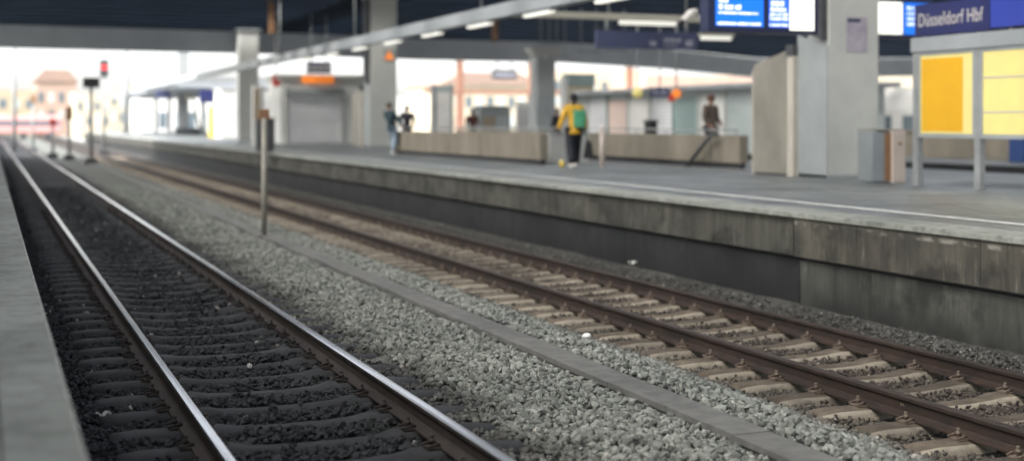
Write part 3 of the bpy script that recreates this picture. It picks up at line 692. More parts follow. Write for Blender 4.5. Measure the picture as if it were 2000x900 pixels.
# ------------------------------------------------------------------ kiosk
Yk = 68.0; a = aty(547, 280, Yk); b = aty(732, 280, Yk); W = b.x - a.x; ks = (atz(600, 280, ZP) - Vector((0, 0, CH))).dot(FW) / F_PX
k_ = Yk / ray(600, 280).y
def KX(px): return aty(px, 280, Yk).x - a.x
def KZ(py): return aty(620, py, Yk).z - ZP
kio = empty('kiosk', (a.x, Yk, ZP), 0, 'white kiosk with closed grey roller shutter and orange sign on its roof', 'kiosk')
MB().box(0, W, 0, 3.2, 0, KZ(152), .03).build('wall', M['white_wall'], kio)
MB().box(-.12, W + .12, -.18, 3.3, KZ(152) + .003, KZ(146), .02).build('roof', M['white_wall'], kio)
MB().box(KX(562), KX(664), -.05, -.003, .06, KZ(186)).build('roller_shutter', M['shutter'], kio)
MB().box(KX(556), KX(670), -.22, -.003, KZ(185), KZ(174), .01).build('shutter_box', M['paint_d'], kio)
for q in (556, 664): MB().box(KX(q), KX(q + 6), -.09, -.003, .0, KZ(186)).build('shutter_guide', M['paint'], kio)
MB().box(KX(588), KX(650), -.24, -.185, KZ(163), KZ(149), .01).build('orange_sign', M['orange'], kio)
kx = empty('track_number_sign', (a.x + KX(618), Yk - .6, ZP + KZ(145)), 0, 'blurred navy and white hanging sign just above the kiosk roof', 'sign')
Wn = KX(645) - KX(597); MB().box(-Wn / 2, Wn / 2, 0, .1, 0, KZ(122) - KZ(145), .01).build('sign_board', M['navyd'], kx)
m = MB()
for q in range(4): m.box(-Wn / 2 + .08 + q * Wn / 4.3, -Wn / 2 + .24 + q * Wn / 4.3, -.01, -.001, .12, .48)
m.build('lettering', M['letter'], kx); MB().tube([(-.4, .05, .6), (-.4, .05, 3.0)], .03, 6).tube([(.4, .05, .6), (.4, .05, 3.0)], .03, 6).build('hanger', M['midgrey'], kx)
q = aty(540, 158, 62); o = empty('red_white_sign', q, 0, 'small red and white sign at the upper left corner of the kiosk', 'sign')
MB().box(-.18, .18, 0, .06, -.25, .25, .01).build('sign_board', M['red'], o); MB().box(-.05, .2, -.01, -.001, .02, .22).build('white_mark', M['white'], o)
MB().tube([(0, .07, .2), (0, .07, 2.8)], .03, 6).build('hanger', M['midgrey'], o)

# glass lift / info column pale blue
def panel_thing(name, Y, px0, px1, pyt, pyb, label, cat, m1, m2=None, depth=.5, base=True):
    a = aty(px0, pyb, Y); b = aty(px1, pyt, Y); c = empty(name, (a.x, Y, ZP if base else a.z), 0, label, cat)
    W = b.x - a.x; H = b.z - (ZP if base else a.z)
    MB().box(0, W, 0, depth, 0, H, .02).build('body', m1, c)
    if m2: MB().box(W * .08, W * .92, -.02, -.003, H * .12, H * .9).build('panel', m2, c)
    return c, W, H
c, W, H = panel_thing('glass_pillar', 52, 851, 882, 168, 262, 'pale bluish glass information pillar behind the left parapet', 'pillar', M['paleglass'], M['white'])
MB().box(-.06, .0, -.03, .5, 0, H + .06).box(W, W + .06, -.03, .5, 0, H + .06).build('frame', M['midgrey'], c)
c, W, H = panel_thing('stair_side_wall', 34.0, 1073, 1150, 263, 318, 'pale grey low wall between the left parapet and the person in yellow', 'wall', M['paint'], None, .2)
MB().box(-.02, W + .02, -.03, .22, H + .002, H + .05, .01).build('coping', M['paint_d'], c)
c, W, H = panel_thing('white_partition', 50.0, 1104, 1110, 150, 250, 'narrow pale partition left of the person', 'partition', M['white_wall'])
c, W, H = panel_thing('vending_machine', 58, 1110, 1160, 168, 260, 'cream vending machine with teal top behind the person in yellow', 'vending machine', M['cream_wall'], M['white'])
MB().box(-.1, W + .05, -.06, .5, H + .003, H + .55, .02).build('teal_header', M['teal'], c)
c, W, H = panel_thing('dark_cabinet', 47.5, 1048, 1080, 188, 262, 'grey-blue upright cabinet below the background column', 'cabinet', M['paint_d'], None, .8)
c, W, H = panel_thing('notice_board', 60, 1010, 1048, 200, 262, 'pale white notice board left of the grey-blue cabinet', 'notice board', M['white_wall'], M['shutter'], .2)
c, W, H = panel_thing('photo_booth', 56, 938, 997, 214, 262, 'grey box-shaped booth with pale window right of the maroon-coated person', 'booth', M['paint_d'], None, 1.2)
MB().box(W * .1, W * .48, -.03, -.003, H * .15, H * .8).build('panel', M['beige_wall'], c); MB().box(W * .54, W * .9, -.03, -.003, H * .3, H * .82).build('window', M['paleglass'], c)
MB().prism([(0, H + .002), (W, H + .002), (W * .88, H + .16), (W * .12, H + .16)], 0, 1.2).build('roof', M['midgrey'], c)
c, W, H = panel_thing('litter_bin', 39.0, 1269, 1284, 238, 268, 'small black bin standing behind the right-hand parapet', 'bin', M['black'], None, .4)
MB().box(-.03, W + .03, -.03, .43, H + .002, H + .06, .01).build('lid', M['darkgrey'], c)

# background column on the next platform
for (px0, px1, Y, pt, lab) in ((1050, 1085, 66, 104, 'grey column in the background above the grey-blue cabinet'), (348, 369, 120, 96, 'slim grey column outside beyond the hall roof')):
    a = aty(px0, 260, Y); b = aty(px1, pt, Y); o = empty('concrete_column', (a.x, Y, ZP - .01), 0, lab, 'column'); W = b.x - a.x
    MB().box(0, W, 0, W, 0, b.z - ZP - .25, .03).build('shaft', M['paint_d'] if Y < 100 else M['midgrey'], o)
    MB().prism([(0, b.z - ZP - .25), (W, b.z - ZP - .25), (W * 1.35, b.z - ZP + .3), (-W * .35, b.z - ZP + .3)], 0, W).build('capital', M['paint'], o)

# waiting room on next platform: pale wall along X=26
XW = 26.0
w = empty('waiting_room', (XW, 40, ZP), 0, 'long pale glass-fronted waiting room on the next platform', 'building')
MB().box(0, 4, 0, 19, 0, 2.35, .03).build('wall', M['paleglass'], w)
MB().box(-.4, 4.4, -.4, 19.4, 2.353, 2.55, .02).build('roof', M['trunk'], w)
rr = random.Random(8)
for k in range(9):
    y0 = .3 + k * 2.08; mm = [M['white_wall'], M['paleglass'], M['white_wall'], M['teal'], M['shutter'], M['white_wall'], M['pinkpanel'], M['shutter'], M['paleglass']][k]
    MB().box(-.03, -.003, y0, y0 + 1.8, .25, 2.1).build('glass_panel', mm, w)
    MB().box(-.08, -.0, y0 + 1.88, y0 + 1.98, .02, 2.34).build('mullion', M['paint'] if k % 3 else M['teal'], w)
# train standing beyond, seen right: pale grey body with red end
a = atx(1400, 250, 37)
t = empty('passenger_train', (38, 18, -.4), 0, 'pale grey passenger train with dark red section standing beyond the next platform', 'train')
prof = [(0, .5), (0, 2.9), (.15, 3.5), (.6, 3.85), (2.4, 3.85), (2.8, 3.5), (2.9, 2.9), (2.9, .5)]
MB().prism(prof, 0, 60).build('body', M['white_wall'], t)
MB().box(-.012, -.001, 0, 60, .6, 1.15).build('red_stripe', M['red'], t)
MB().box(-.014, -.001, 19, 26, 1.2, 3.2).build('red_section', M['red'], t)
for k in range(22): 
    if not (18 < 1 + k * 2.6 < 26.5): MB().box(-.016, -.002, 1 + k * 2.6, 2.8 + k * 2.6, 1.7, 2.6).build('window', M['glass'], t)
for k in range(6): MB().tube([(.3, 4 + k * 10, .4), (2.6, 4 + k * 10, .4)], .42, 14).build('wheel', M['darkgrey'], t)

# small hanging signs near the red blob
q = aty(1322, 183, 43); o = empty('red_sign', q, 0, 'glowing orange-red round sign in front of the waiting room', 'sign')
m = MB(); m.tube([(0, 0, 0), (0, .08, 0)], .17, 16); m.build('sign_disc', M['orange'], o); MB().box(-.32, -.08, .01, .07, -.28, -.04, .02).build('side_plate', M['red'], o); MB().tube([(.0, .04, .165), (.0, .04, 2.6)], .03, 6).build('hanger', M['midgrey'], o)
q = aty(1245, 182, 43); o = empty('yellow_lamp', q, 0, 'small round yellowish lamp left of the navy number sign', 'lamp')
MB().ball((0, 0, 0), .19).build('globe', M['yellow_lit'], o); MB().tube([(0, 0, .18), (0, 0, 2.6)], .025, 6).build('hanger', M['midgrey'], o)
q = aty(1272, 190, 43); o = empty('number_sign', q, 0, 'small navy sign with pale marks left of the orange-red sign', 'sign')
MB().box(0, .72, 0, .08, 0, .34, .01).build('sign_board', M['navyd'], o); m = MB(); blobs(m, .08, .6, .1, .15, 44, -.002); m.build('lettering', M['letterd'], o); MB().tube([(.36, .04, .34), (.36, .04, 2.6)], .025, 6).build('hanger', M['midgrey'], o)

# coloured shop front right of near column
Y = 62
for (p0_, p1_, t0, b0, mm, lab) in ((1712, 1726, 222, 262, M['red'], 'red advertising panel right of the nearest column'), (1729, 1760, 205, 262, M['teal'], 'teal advertising panel right of the nearest column'), (1764, 1790, 200, 262, M['yelpanel'], 'yellowish green advertising panel left of the poster case')):
    a = aty(p0_, b0, Y); b = aty(p1_, t0, Y); o = empty('advertising_panel', (a.x, Y, ZP), 0, lab, 'panel')
    MB().box(0, b.x - a.x, 0, .2, b0 and .3, b.z - ZP, .02).build('panel', mm, o); MB().box(.05, .12, .05, .12, 0, .3).box(b.x - a.x - .12, b.x - a.x - .05, .05, .12, 0, .3).build('feet', M['midgrey'], o)
    MB().box(.06, b.x - a.x - .06, -.01, -.002, .7, 1.4).build('picture', M['pinkpanel'] if mm is M['red'] else M['paleglass'], o)
p = atz(1992, 318, ZP); o = empty('litter_bin', (27.0, p.y, ZP), 0, 'dark blue bin at the right edge in front of the beige parapet', 'bin')
kx_ = atx(1986, 300, 26.9); o.location = (26.9, kx_.y, ZP)
MB().box(-.3, .3, -.6, 0, 0, 1.0, .05).build('body', M['blueobj'], o); MB().box(-.32, .32, -.62, .02, 1.003, 1.08, .02).build('lid', M['black'], o)

# ------------------------------------------------------------------ hall roof
YH = 82.0
fb = [(-1200, 70), (0, 93), (540, 106), (830, 117), (1100, 122), (1300, 134), (1480, 152), (1800, 149), (2050, 150), (2400, 150)]
pts = [aty(px, py, YH) for px, py in fb]
hall = empty('hall_roof', (0, YH, 6.0), 0, 'dark station hall roof with a deep grey girder at its far end', 'roof')
m = MB()
top = []
for p_ in pts:
    top.append(Vector((p_.x, p_.y, p_.z + 1.32)))
bm = m.bm
def quadstrip(bm, A, B):
    for k in range(len(A) - 1): bm.faces.new([bm.verts.new(q) for q in (A[k], A[k + 1], B[k + 1], B[k])])
f0 = [Vector(p) for p in pts]; f1 = [p + Vector((0, .8, 0)) for p in pts]; t1_ = [p + Vector((0, .8, 0)) for p in top]
quadstrip(bm, f0, top); quadstrip(bm, f0, f1); quadstrip(bm, f1, t1_)
m.build('end_girder', mat('pale_girder', (.50, .54, .58), (.42, .46, .50), rough=.6, scale=.5), hall, loc=(0, -YH, -6))
Y0R = 48.0
def ztop(x): return float(np.interp(x, [p.x for p in top], [p.z for p in top]))
m = MB(); yb = Y0R
while yb < YH - .5:       # cross beams; open gaps between them added to let daylight into the hall
    f_ = (yb - Y0R) / (YH - Y0R)
    A = []; B = []
    for p in top:
        z_ = 7.55 + (p.z - 7.55) * f_
        A.append((p.x, z_ - .02))
    prof = A + [(x, z + .75) for x, z in A[::-1]]
    m.prism(prof, yb, min(yb + 1.8, YH - .02)); yb += 2.7
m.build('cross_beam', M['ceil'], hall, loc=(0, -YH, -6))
o = MB().box(15.3, 17.1, 15, 92, 7.56, 8.1, .02).build('column_girder', M['beam'], hall, loc=(0, -YH, -6))
shade_bay = empty('hall_roof', (0, -34, 9.5), 0, 'unseen louvred roof bay added to dim the near tracks', 'roof')  # out of view; slats added to cut the daylight on the near tracks
m = MB()
for k in range(24): m.box(-16, 60, k * 3.4, k * 3.4 + 2.45, 0, .3)
m.build('shade_louvre', M['beam'], shade_bay)
MB().box(-8, -7.6, 0, 81, -.5, -.002).box(20, 20.4, 0, 81, -.5, -.002).box(59.6, 60, 0, 81, -.5, -.002).build('girder', M['beam'], shade_bay)
shade_canopy = empty('platform_canopy', (0, -30, 5.0), 0, 'unseen dark canopy added to shade the left platform', 'canopy')  # out of view; added to throw shade on the left platform and track
MB().box(-16, -2.5, 0, 75, 0, .35).build('roof_slab', M['beamd'], shade_canopy)
for (px, Y, lab, pb_) in ((530, 62, 'brown vertical duct hanging from the dark ceiling left of the tall column', 66), (967, 60, 'thin brown duct hanging behind the long lamp rail', 80)):
    a = aty(px, pb_, Y); o = empty('hanging_duct', (a.x, Y, a.z), 0, lab, 'duct'); MB().box(-.13, .13, -.1, .1, 0, 7.5 - a.z, .01).build('duct_body', M['brown'], o); MB().box(-.17, .17, -.14, .14, -.05, -.002).build('end_cap', M['darkgrey'], o)

for i_, (px, py, lab) in enumerate(((1072, 88, 'dim lamp above the grey background column, upper one'), (1088, 112, 'dim lamp above the grey background column, lower one'), (1150, 103, 'dim lamp below the left end of the navy direction sign'), (1205, 99, 'dim lamp below the middle of the navy direction sign'))):
    q = aty(px, py, 58); l = empty('ceiling_lamp', q, 0, lab, 'lamp')
    MB().box(-.6, .6, -.1, .1, 0, .09, .01).build('lamp_housing', M['trunk'], l); MB().box(-.55, .55, -.08, .08, -.05, -.002, .01).build('diffuser', M['trunk'], l); MB().tube([(-.4, 0, .09), (-.4, 0, 7.3 - q.z)], .02, 6).tube([(.4, 0, .09), (.4, 0, 7.3 - q.z)], .02, 6).build('hanger', M['midgrey'], l)
# ------------------------------------------------------------------ outside: canopy of the platform's far end, signs, A-frame
c = empty('platform_canopy', (0, 0, 0), 0, 'outdoor platform canopy beyond the hall roof at the left', 'canopy')
MB().box(12.5, 20.5, 98, 150, 4.35, 4.65, .03).build('roof_slab', M['beam'], c)
MB().prism([(12.4, 4.652), (20.6, 4.652), (19, 5.2), (14, 5.2)], 98, 150).build('roof_hump', M['midgrey'], c)
for k in range(5): MB().box(16.2, 16.5, 100 + k * 11, 100.3 + k * 11, ZP, 4.348).build('post', M['midgrey'], c)
for (p0_, p1_, t0, b0, Y, mm, lab, nm) in ((304, 332, 176, 192, 104, M['navyd'], 'small navy sign under the outdoor canopy, leftmost', 'platform_sign'), (390, 424, 176, 201, 96, M['navy'], 'larger navy sign under the outdoor canopy', 'platform_sign')):
    a = aty(p0_, b0, Y); b = aty(p1_, t0, Y); o = empty(nm, (a.x, Y, a.z), 0, lab, 'sign'); MB().box(0, b.x - a.x, 0, .12, 0, b.z - a.z, .02).build('sign_board', mm, o)
    MB().tube([((b.x - a.x) / 2, .06, b.z - a.z), ((b.x - a.x) / 2, .06, 4.4 - a.z)], .04, 6).build('hanger', M['midgrey'], o)
def outthing(name, Y, px0, px1, pyt, label, cat, mm, depth=.6):
    a = aty(px0, 260, Y); b = aty(px1, pyt, Y); o = empty(name, (a.x, Y, ZP), 0, label, cat); MB().box(0, b.x - a.x, 0, depth, 0, b.z - ZP, .03).build('body', mm, o); return o, b.x - a.x, b.z - ZP
o, W, H = outthing('ticket_machine', 95, 410, 432, 207, 'yellow ticket machine under the outdoor canopy', 'ticket machine', M['yelpanel']); MB().box(W * .2, W * .8, -.02, -.002, H * .5, H * .85).build('screen', M['glass'], o)
o, W, H = outthing('shelter_wall', 92, 432, 464, 176, 'white shelter wall left of the farthest column', 'shelter', M['white_wall'], 3); MB().box(-.1, W + .1, -.1, 3.1, H + .002, H + .12).build('roof', M['paint'], o)
o, W, H = outthing('white_box', 88, 470, 502, 243, 'low white rounded box at the foot of the farthest column', 'box', M['white'], .8); MB().ball((W / 2, .4, H - .05), W * .42, (1, .6, .35)).build('lid', M['white'], o)
# A-frame steps
a = atz(345, 264, ZP); b = atz(400, 264, ZP); kk = (a - Vector((0, 0, CH))).dot(FW) / F_PX
o = empty('step_frame', (a.x, a.y, ZP), 0, 'grey A-shaped frame on a dark base out on the open platform end', 'frame')
Wd = 55 * kk; m = MB(); 
for s_ in (0, .8): m.tube([(.15 * Wd, s_, .3), (.42 * Wd, s_, 72 * kk)], .06, 6).tube([(.85 * Wd, s_, .3), (.58 * Wd, s_, 72 * kk)], .06, 6)
for f_ in (.25, .5, .75): m.tube([(.15 * Wd + .27 * Wd * f_, 0, .3 + f_ * (72 * kk - .3)), (.85 * Wd - .27 * Wd * f_, 0, .3 + f_ * (72 * kk - .3))], .04, 6)
m.build('frame_bars', M['midgrey'], o); MB().box(-.1, Wd + .1, -.1, .9, 0, 14 * kk, .03).build('base', M['darkgrey'], o); MB().box(.35 * Wd, .65 * Wd, -.1, .9, 72 * kk, 78 * kk).build('top_plate', M['cream'], o)
# small person-like far bicycle/luggage dark
# ------------------------------------------------------------------ signals and masts outside
def signal(px, pyt, Y, label, red=False, double=False, headw=24, head_px=30, pole_w=.09, head_m=None, gz=-.3):
    b = aty(px, pyt, Y); k = Y / ray(px, pyt).y
    o = empty('railway_signal', (b.x, Y, gz), 0, label, 'signal'); Ht = b.z - gz
    MB().tube([(0, 0, 0), (0, 0, Ht)], pole_w, 8).build('pole', M['midgrey'], o)
    hw = headw * k * .5 ; hh = head_px * k 
    MB().box(-hw, hw, -.22, -.095, Ht - hh, Ht, .04).build('signal_head', head_m or M['darkgrey'], o)
    if red: MB().tube([(0, -.26, Ht - hh * .45), (0, -.222, Ht - hh * .45)], hw * .6, 12).build('red_lamp', M['redlamp'], o)
    if double: MB().box(-hw * 1.0, hw * .1, -.22, -.095, Ht - hh * 2.1, Ht - hh * 1.2, .04).build('lower_head', M['darkgrey'], o)
    MB().box(-.3, .3, -.3, .3, 0, .35, .03).build('foot', M['darkgrey'], o)
    return o
signal(203, 117, 92, 'tall signal with a glowing red lamp outside the hall', red=True, headw=17, head_px=34)
o = signal(178, 152, 72, 'signal with a wide dark head in front of the red-lit one', headw=32, head_px=20)
signal(135, 208, 80, 'low signal with a brown head left of the wide-headed signal', headw=12, head_px=26, head_m=M['brown'])
signal(103, 232, 84, 'lowest little signal with a dull red head', headw=11, head_px=14, head_m=M['red'])
signal(65, 186, 100, 'thin signal with small brown head at the far left', headw=10, head_px=16, head_m=M['brown'])
def mast(px, pyt, Y, label, r=.16):
    b = aty(px, pyt, Y); o = empty('catenary_mast', (b.x, Y, -.4), 0, label, 'mast'); Hm = b.z + .4
    MB().tube([(0, 0, 0), (0, 0, Hm)], [r, r * .75], 8).build('pole', M['midgrey'], o); MB().tube([(0, 0, Hm * .8), (-3.2, 0, Hm * .8 + .3)], .05, 6).tube([(0, 0, Hm * .92), (-3.2, 0, Hm * .8 + .3)], .04, 6).build('bracket_arm', M['midgrey'], o)
mast(28, 40, 105, 'tall overhead line mast at the far left edge'); mast(246, 70, 130, 'overhead line mast between the signals and the outdoor canopy', .3)

# ------------------------------------------------------------------ far buildings and far trains
def building(Y, px0, px1, pyt, m1, label, roof=None, rows=2, cols=5, depth=14):
    a = aty(px0, 230, Y); b = aty(px1, pyt, Y); W = b.x - a.x; H = b.z + .6
    o = empty('far_building', (a.x, Y, -.6), 0, label, 'building')
    MB().box(0, W, 0, depth, 0, H).build('wall', m1, o)
    if roof:
        MB().prism([(-.4, H + .01), (W + .4, H + .01), (W * .8, H + H * .22), (W * .2, H + H * .22)], -.4, depth + .4).build('roof', roof, o)
    for r_ in range(rows):
        for c_ in range(cols):
            x = W * (c_ + .25) / cols; z = H * (.28 + .66 * r_ / rows)
            f = MB().box(x, x + W * .5 / cols, -.06, -.004, z, z + H * .38 / rows).build('window', M['glass'] if (c_ + r_) % 2 else M['paleglass'], o)
    return o
building(230, -60, 70, 176, M['beige_wall'], 'pale beige building at the far left edge', None, 2, 5)
building(250, 70, 150, 160, M['pink_wall'], 'pinkish building with clay roof behind the little signals', M['roofred'], 2, 4)
building(215, 148, 215, 182, M['cream_wall'], 'cream building behind the wide-headed signal', None, 2, 4)
building(240, 215, 275, 168, M['cream_wall'], 'cream building just left of the outdoor canopy', None, 2, 4)
building(190, 275, 470, 192, M['white_wall'], 'white low building behind the outdoor canopy', None, 1, 7)
building(170, 640, 860, 190, M['white_wall'], 'white building right of the kiosk', None, 1, 8)
building(150, 862, 1050, 168, M['cream_wall'], 'bright cream building behind the maroon-coated person', M['roofred'], 2, 9)
building(160, 1052, 1260, 140, M['cream_wall'], 'bright cream building behind the background column', None, 3, 9)
building(150, 1262, 1500, 150, M['pink_wall'], 'peach-coloured building above the waiting room roof', None, 2, 9)
building(150, 1500, 2050, 150, M['cream_wall'], 'long cream building behind the nearest column', None, 2, 12, )
# brown lattice posts / gantry in front of cream building
g_ = empty('brown_gantry', (0, 0, 0), 0, 'terracotta-coloured steel gantry in front of the bright cream building', 'gantry')
Y = 112; a = aty(900, 90, Y); b = aty(1235, 100, Y)
for i, px in enumerate((900, 1040, 1232)):
    q = aty(px, 110, Y); MB().box(q.x - .28, q.x + .28, Y, Y + .5, -.5, a.z).build('post', M['terracotta'], g_)
MB().box(aty(830, 100, Y).x, aty(1260, 100, Y).x, Y - .05, Y + .55, aty(1000, 116, Y).z, aty(1000, 106, Y).z).build('cross_beam', M['terracotta'], g_)
MB().box(aty(830, 100, Y).x, aty(1260, 100, Y).x, Y + .05, Y + .45, aty(1000, 184, Y).z, aty(1000, 176, Y).z).build('cross_beam', M['terracotta'], g_)
Y = 90; a = aty(962, 155, Y); b = aty(1010, 137, Y)
o = empty('scoreboard_sign', (a.x, Y, a.z), 0, 'dark rectangular sign with pale blocks against the bright sky', 'sign'); W = b.x - a.x; H = b.z - a.z
MB().box(0, W, 0, .2, 0, H, .02).build('sign_board', M['darkgrey'], o); m = MB(); blobs(m, .1, W - .1, H * .3, H * .4, 55, -.003); m.build('lettering', M['letterd'], o)
MB().tube([(W * .2, .1, H), (W * .2, .1, H + 1.6)], .05, 6).tube([(W * .8, .1, H), (W * .8, .1, H + 1.6)], .05, 6).build('hanger', M['darkgrey'], o)
# red far train
a = aty(-80, 240, 170); b = aty(122, 226, 170)
M['palered'] = mat('washed_out_red', (.62, .30, .28), rough=.6)  # overexposed paleness of the distant train put into its red
o = empty('passenger_train', (a.x, 170, -.3), 0, 'distant red train crossing at the far left', 'train'); W = b.x - a.x
MB().box(0, W, 0, 2.9, .8, b.z + .3, .2).build('body', M['palered'], o); MB().box(.3, W - .3, -.02, -.003, 1.7, 2.3).build('window_band', M['glass'], o)
for k in range(4): MB().tube([(W * (.12 + .25 * k), 0, .45), (W * (.12 + .25 * k), 2.8, .45)], .45, 10).build('wheel', M['darkgrey'], o)
# far distant track on left beyond

# ------------------------------------------------------------------ people
def skin(name, joints, edges, m, parent, root, sub=2, smooth=True):
    names = list(joints); me = bpy.data.meshes.new(name)
    me.from_pydata([joints[n][0] for n in names], [(names.index(a), names.index(b)) for a, b in edges], [])
    o = bpy.data.objects.new(name, me); COL.objects.link(o)
    md = o.modifiers.new('s', 'SKIN'); md.use_smooth_shade = smooth
    sv = me.skin_vertices[0].data if me.skin_vertices else None
    if sv is None:
        bpy.context.view_layer.objects.active = o; 
        me.attributes  # touch
    for i, n in enumerate(names):
        r = joints[n][1]; r = (r, r) if not isinstance(r, tuple) else r
        me.skin_vertices[0].data[i].radius = r; me.skin_vertices[0].data[i].use_root = (n == root)
    o.modifiers.new('b', 'SUBSURF').levels = sub; o.modifiers['b'].render_levels = sub
    dg = bpy.context.evaluated_depsgraph_get(); nm = bpy.data.meshes.new_from_object(o.evaluated_get(dg)); nm.name = name
    bpy.data.objects.remove(o); nm.materials.clear(); nm.materials.append(m)
    o = bpy.data.objects.new(name, nm); COL.objects.link(o); o.parent = parent; return o
def person(loc, rz, label, H, jacket, trousers, pose='stand', hairm=None, bag=None, shoes=None, skinm=None, scale_w=1.0):
    hairm = hairm or M['hair']; shoes = shoes or M['black']; skinm = skinm or M['skin']
    p = empty('person', loc, rz, label, 'person'); s = H / 1.75; V = lambda x, y, z: (x * s * scale_w, y * s, z * s)
    if pose == 'walk': fl, fr, kl, kr = (-.10, -.20, .10), (.10, .24, .09), (-.10, -.02, .50), (.105, .20, .52); 
    elif pose == 'lean': fl, fr, kl, kr = (-.12, .22, .09), (.08, -.06, .09), (-.11, .20, .50), (.10, .06, .5)
    else: fl, fr, kl, kr = (-.12, .0, .09), (.12, .04, .09), (-.11, .03, .50), (.11, .04, .5)
    lean = .0 if pose != 'lean' else -.16
    hz = .95
    J = {'pelvis': (V(0, 0, hz), .125 * s), 'spine': (V(0, lean * .4, 1.12), .12 * s), 'chest': (V(0, lean * .8, 1.30), (.15 * s, .11 * s)), 'neck': (V(0, lean, 1.47), .052 * s), 'head': (V(0, lean + .01, 1.58), .078 * s), 'crown': (V(0, lean + .02, 1.68), .075 * s)}
    E = [('pelvis', 'spine'), ('spine', 'chest'), ('chest', 'neck'), ('neck', 'head'), ('head', 'crown')]
    arms = {'walk': (((-.30, -.06, 1.12), (-.36, .03, .90), (-.37, .05, .84)), ((.27, .04, 1.12), (.30, .06, .90), (.305, .07, .82))),
            'lean': (((-.26, .10, 1.15), (-.18, .30, 1.05), (-.15, .36, 1.04)), ((.26, .05, 1.12), (.20, .25, 1.0), (.18, .30, .98))),
            'stand': (((-.235, .0, 1.14), (-.20, .16, .98), (-.18, .22, .96)), ((.235, .0, 1.14), (.21, .12, .96), (.19, .18, .92)))}[pose]
    for sd, nm_, A in ((-1, 'l', arms[0]), (1, 'r', arms[1])):
        J['sh' + nm_] = (V(sd * .19, lean * .85, 1.41), .062 * s); J['el' + nm_] = (V(*A[0]), .047 * s); J['wr' + nm_] = (V(*A[1]), .031 * s); J['hd' + nm_] = (V(*A[2]), (.042 * s, .026 * s))
        E += [('chest', 'sh' + nm_), ('sh' + nm_, 'el' + nm_), ('el' + nm_, 'wr' + nm_), ('wr' + nm_, 'hd' + nm_)]
    for sd, nm_, kn, ft in ((-1, 'l', kl, fl), (1, 'r', kr, fr)):
        J['hp' + nm_] = (V(sd * .095, 0, .86), .088 * s); J['kn' + nm_] = (V(*kn), .062 * s); J['an' + nm_] = (V(*ft), .042 * s); J['to' + nm_] = (V(ft[0], ft[1] + .15, .035), (.035 * s, .028 * s))
        E += [('pelvis', 'hp' + nm_), ('hp' + nm_, 'kn' + nm_), ('kn' + nm_, 'an' + nm_), ('an' + nm_, 'to' + nm_)]
    body = skin('body', J, E, skinm, p, 'pelvis')
    # five fingers and thumb details on each hand, and a face, joined to the body mesh
    m = MB()
    for nm_, sd in (('l', -1), ('r', 1)):
        h0 = Vector(J['hd' + nm_][0]); w0 = Vector(J['wr' + nm_][0]); d = (h0 - w0).normalized(); side = Vector((0, 1, 0)) if abs(d.y) < .9 else Vector((1, 0, 0)); side = (side - d * side.dot(d)).normalized(); inn = Vector((-sd, 0, 0))
        for k, ln in enumerate((.070, .078, .074, .058)):
            b0 = h0 + side * (.027 - .018 * k) * s; m.tube([b0, b0 + d * ln * .5 * s + inn * .006, b0 + d * ln * .9 * s + inn * .03 * s], [.010 * s, .009 * s, .007 * s], 6)
        b0 = h0 + side * .03 * s - d * .02 * s; m.tube([b0, b0 + side * .03 * s + d * .02 * s, b0 + side * .03 * s + d * .055 * s + inn * .01], [.012 * s, .011 * s, .008 * s], 6)
    hc = Vector(V(0, lean + .02, 1.62))
    m.tube([hc + Vector((0, .078, .01)) * s, hc + Vector((0, .105, -.02)) * s], [.008 * s, .014 * s], 6)            # nose
    for sd in (-1, 1): m.ball(hc + Vector((sd * .085, -.0, -.01)) * s, .025 * s, (.4, .8, 1.2), 8, 6)                # ears
    me2 = bpy.data.meshes.new('tmp'); bmesh.ops.recalc_face_normals(m.bm, faces=m.bm.faces)
    m.bm.from_mesh(body.data); m.bm.to_mesh(body.data); m.bm.free()
    eye = MB(); 
    for sd in (-1, 1): eye.ball(hc + Vector((sd * .032, .078, .012)) * s, .010 * s, (1, .5, .7), 8, 6)
    eye.build('eyes', M['black'], p)
    # clothes
    g = .020 * s
    Jc = {k: (J[k][0], tuple(q + g for q in (J[k][1] if isinstance(J[k][1], tuple) else (J[k][1], J[k][1])))) for k in J}
    Jk = {'hem': (V(0, -.0, .84), .165 * s), 'pelvis': (Jc['pelvis'][0], .155 * s), 'spine': (Jc['spine'][0], .148 * s), 'chest': (Jc['chest'][0], (.185 * s, .145 * s)), 'collar': (V(0, lean * .95, 1.46), .085 * s)}
    for n_ in 'lr':
        Jk['sh' + n_] = (Jc['sh' + n_][0], .088 * s); Jk['el' + n_] = (Jc['el' + n_][0], .072 * s); Jk['wr' + n_] = (Jc['wr' + n_][0], .052 * s)
    Ek = [('hem', 'pelvis'), ('pelvis', 'spine'), ('spine', 'chest'), ('chest', 'collar')] + [(x + n_, y + n_) for n_ in 'lr' for x, y in (('sh', 'el'), ('el', 'wr'))] + [('chest', 'shl'), ('chest', 'shr')]
    skin('jacket', Jk, Ek, jacket, p, 'pelvis')
    Jt = {'pelvis': (J['pelvis'][0], .138 * s)}; Et = []
    for n_ in 'lr':
        bg_ = 1.22 if pose == 'walk' else 1.0
        Jt['hp' + n_] = (J['hp' + n_][0], .112 * s * bg_); Jt['kn' + n_] = (J['kn' + n_][0], .094 * s * bg_); Jt['an' + n_] = (J['an' + n_][0], .078 * s * bg_)
        Et += [('pelvis', 'hp' + n_), ('hp' + n_, 'kn' + n_), ('kn' + n_, 'an' + n_)]
    skin('trousers', Jt, Et, trousers, p, 'pelvis')
    for ft in (fl, fr):
        m = MB(); a_ = Vector(V(ft[0], ft[1] + .04, .045)); m.ball(a_, .06 * s, (.8, 2.1, .75)); m.build('shoe', shoes, p)
    m = MB(); m.ball(hc + Vector((0, -.018, .03)) * s, .107 * s, (.95, 1.05, .95)); 
    m.build('hair', hairm, p)
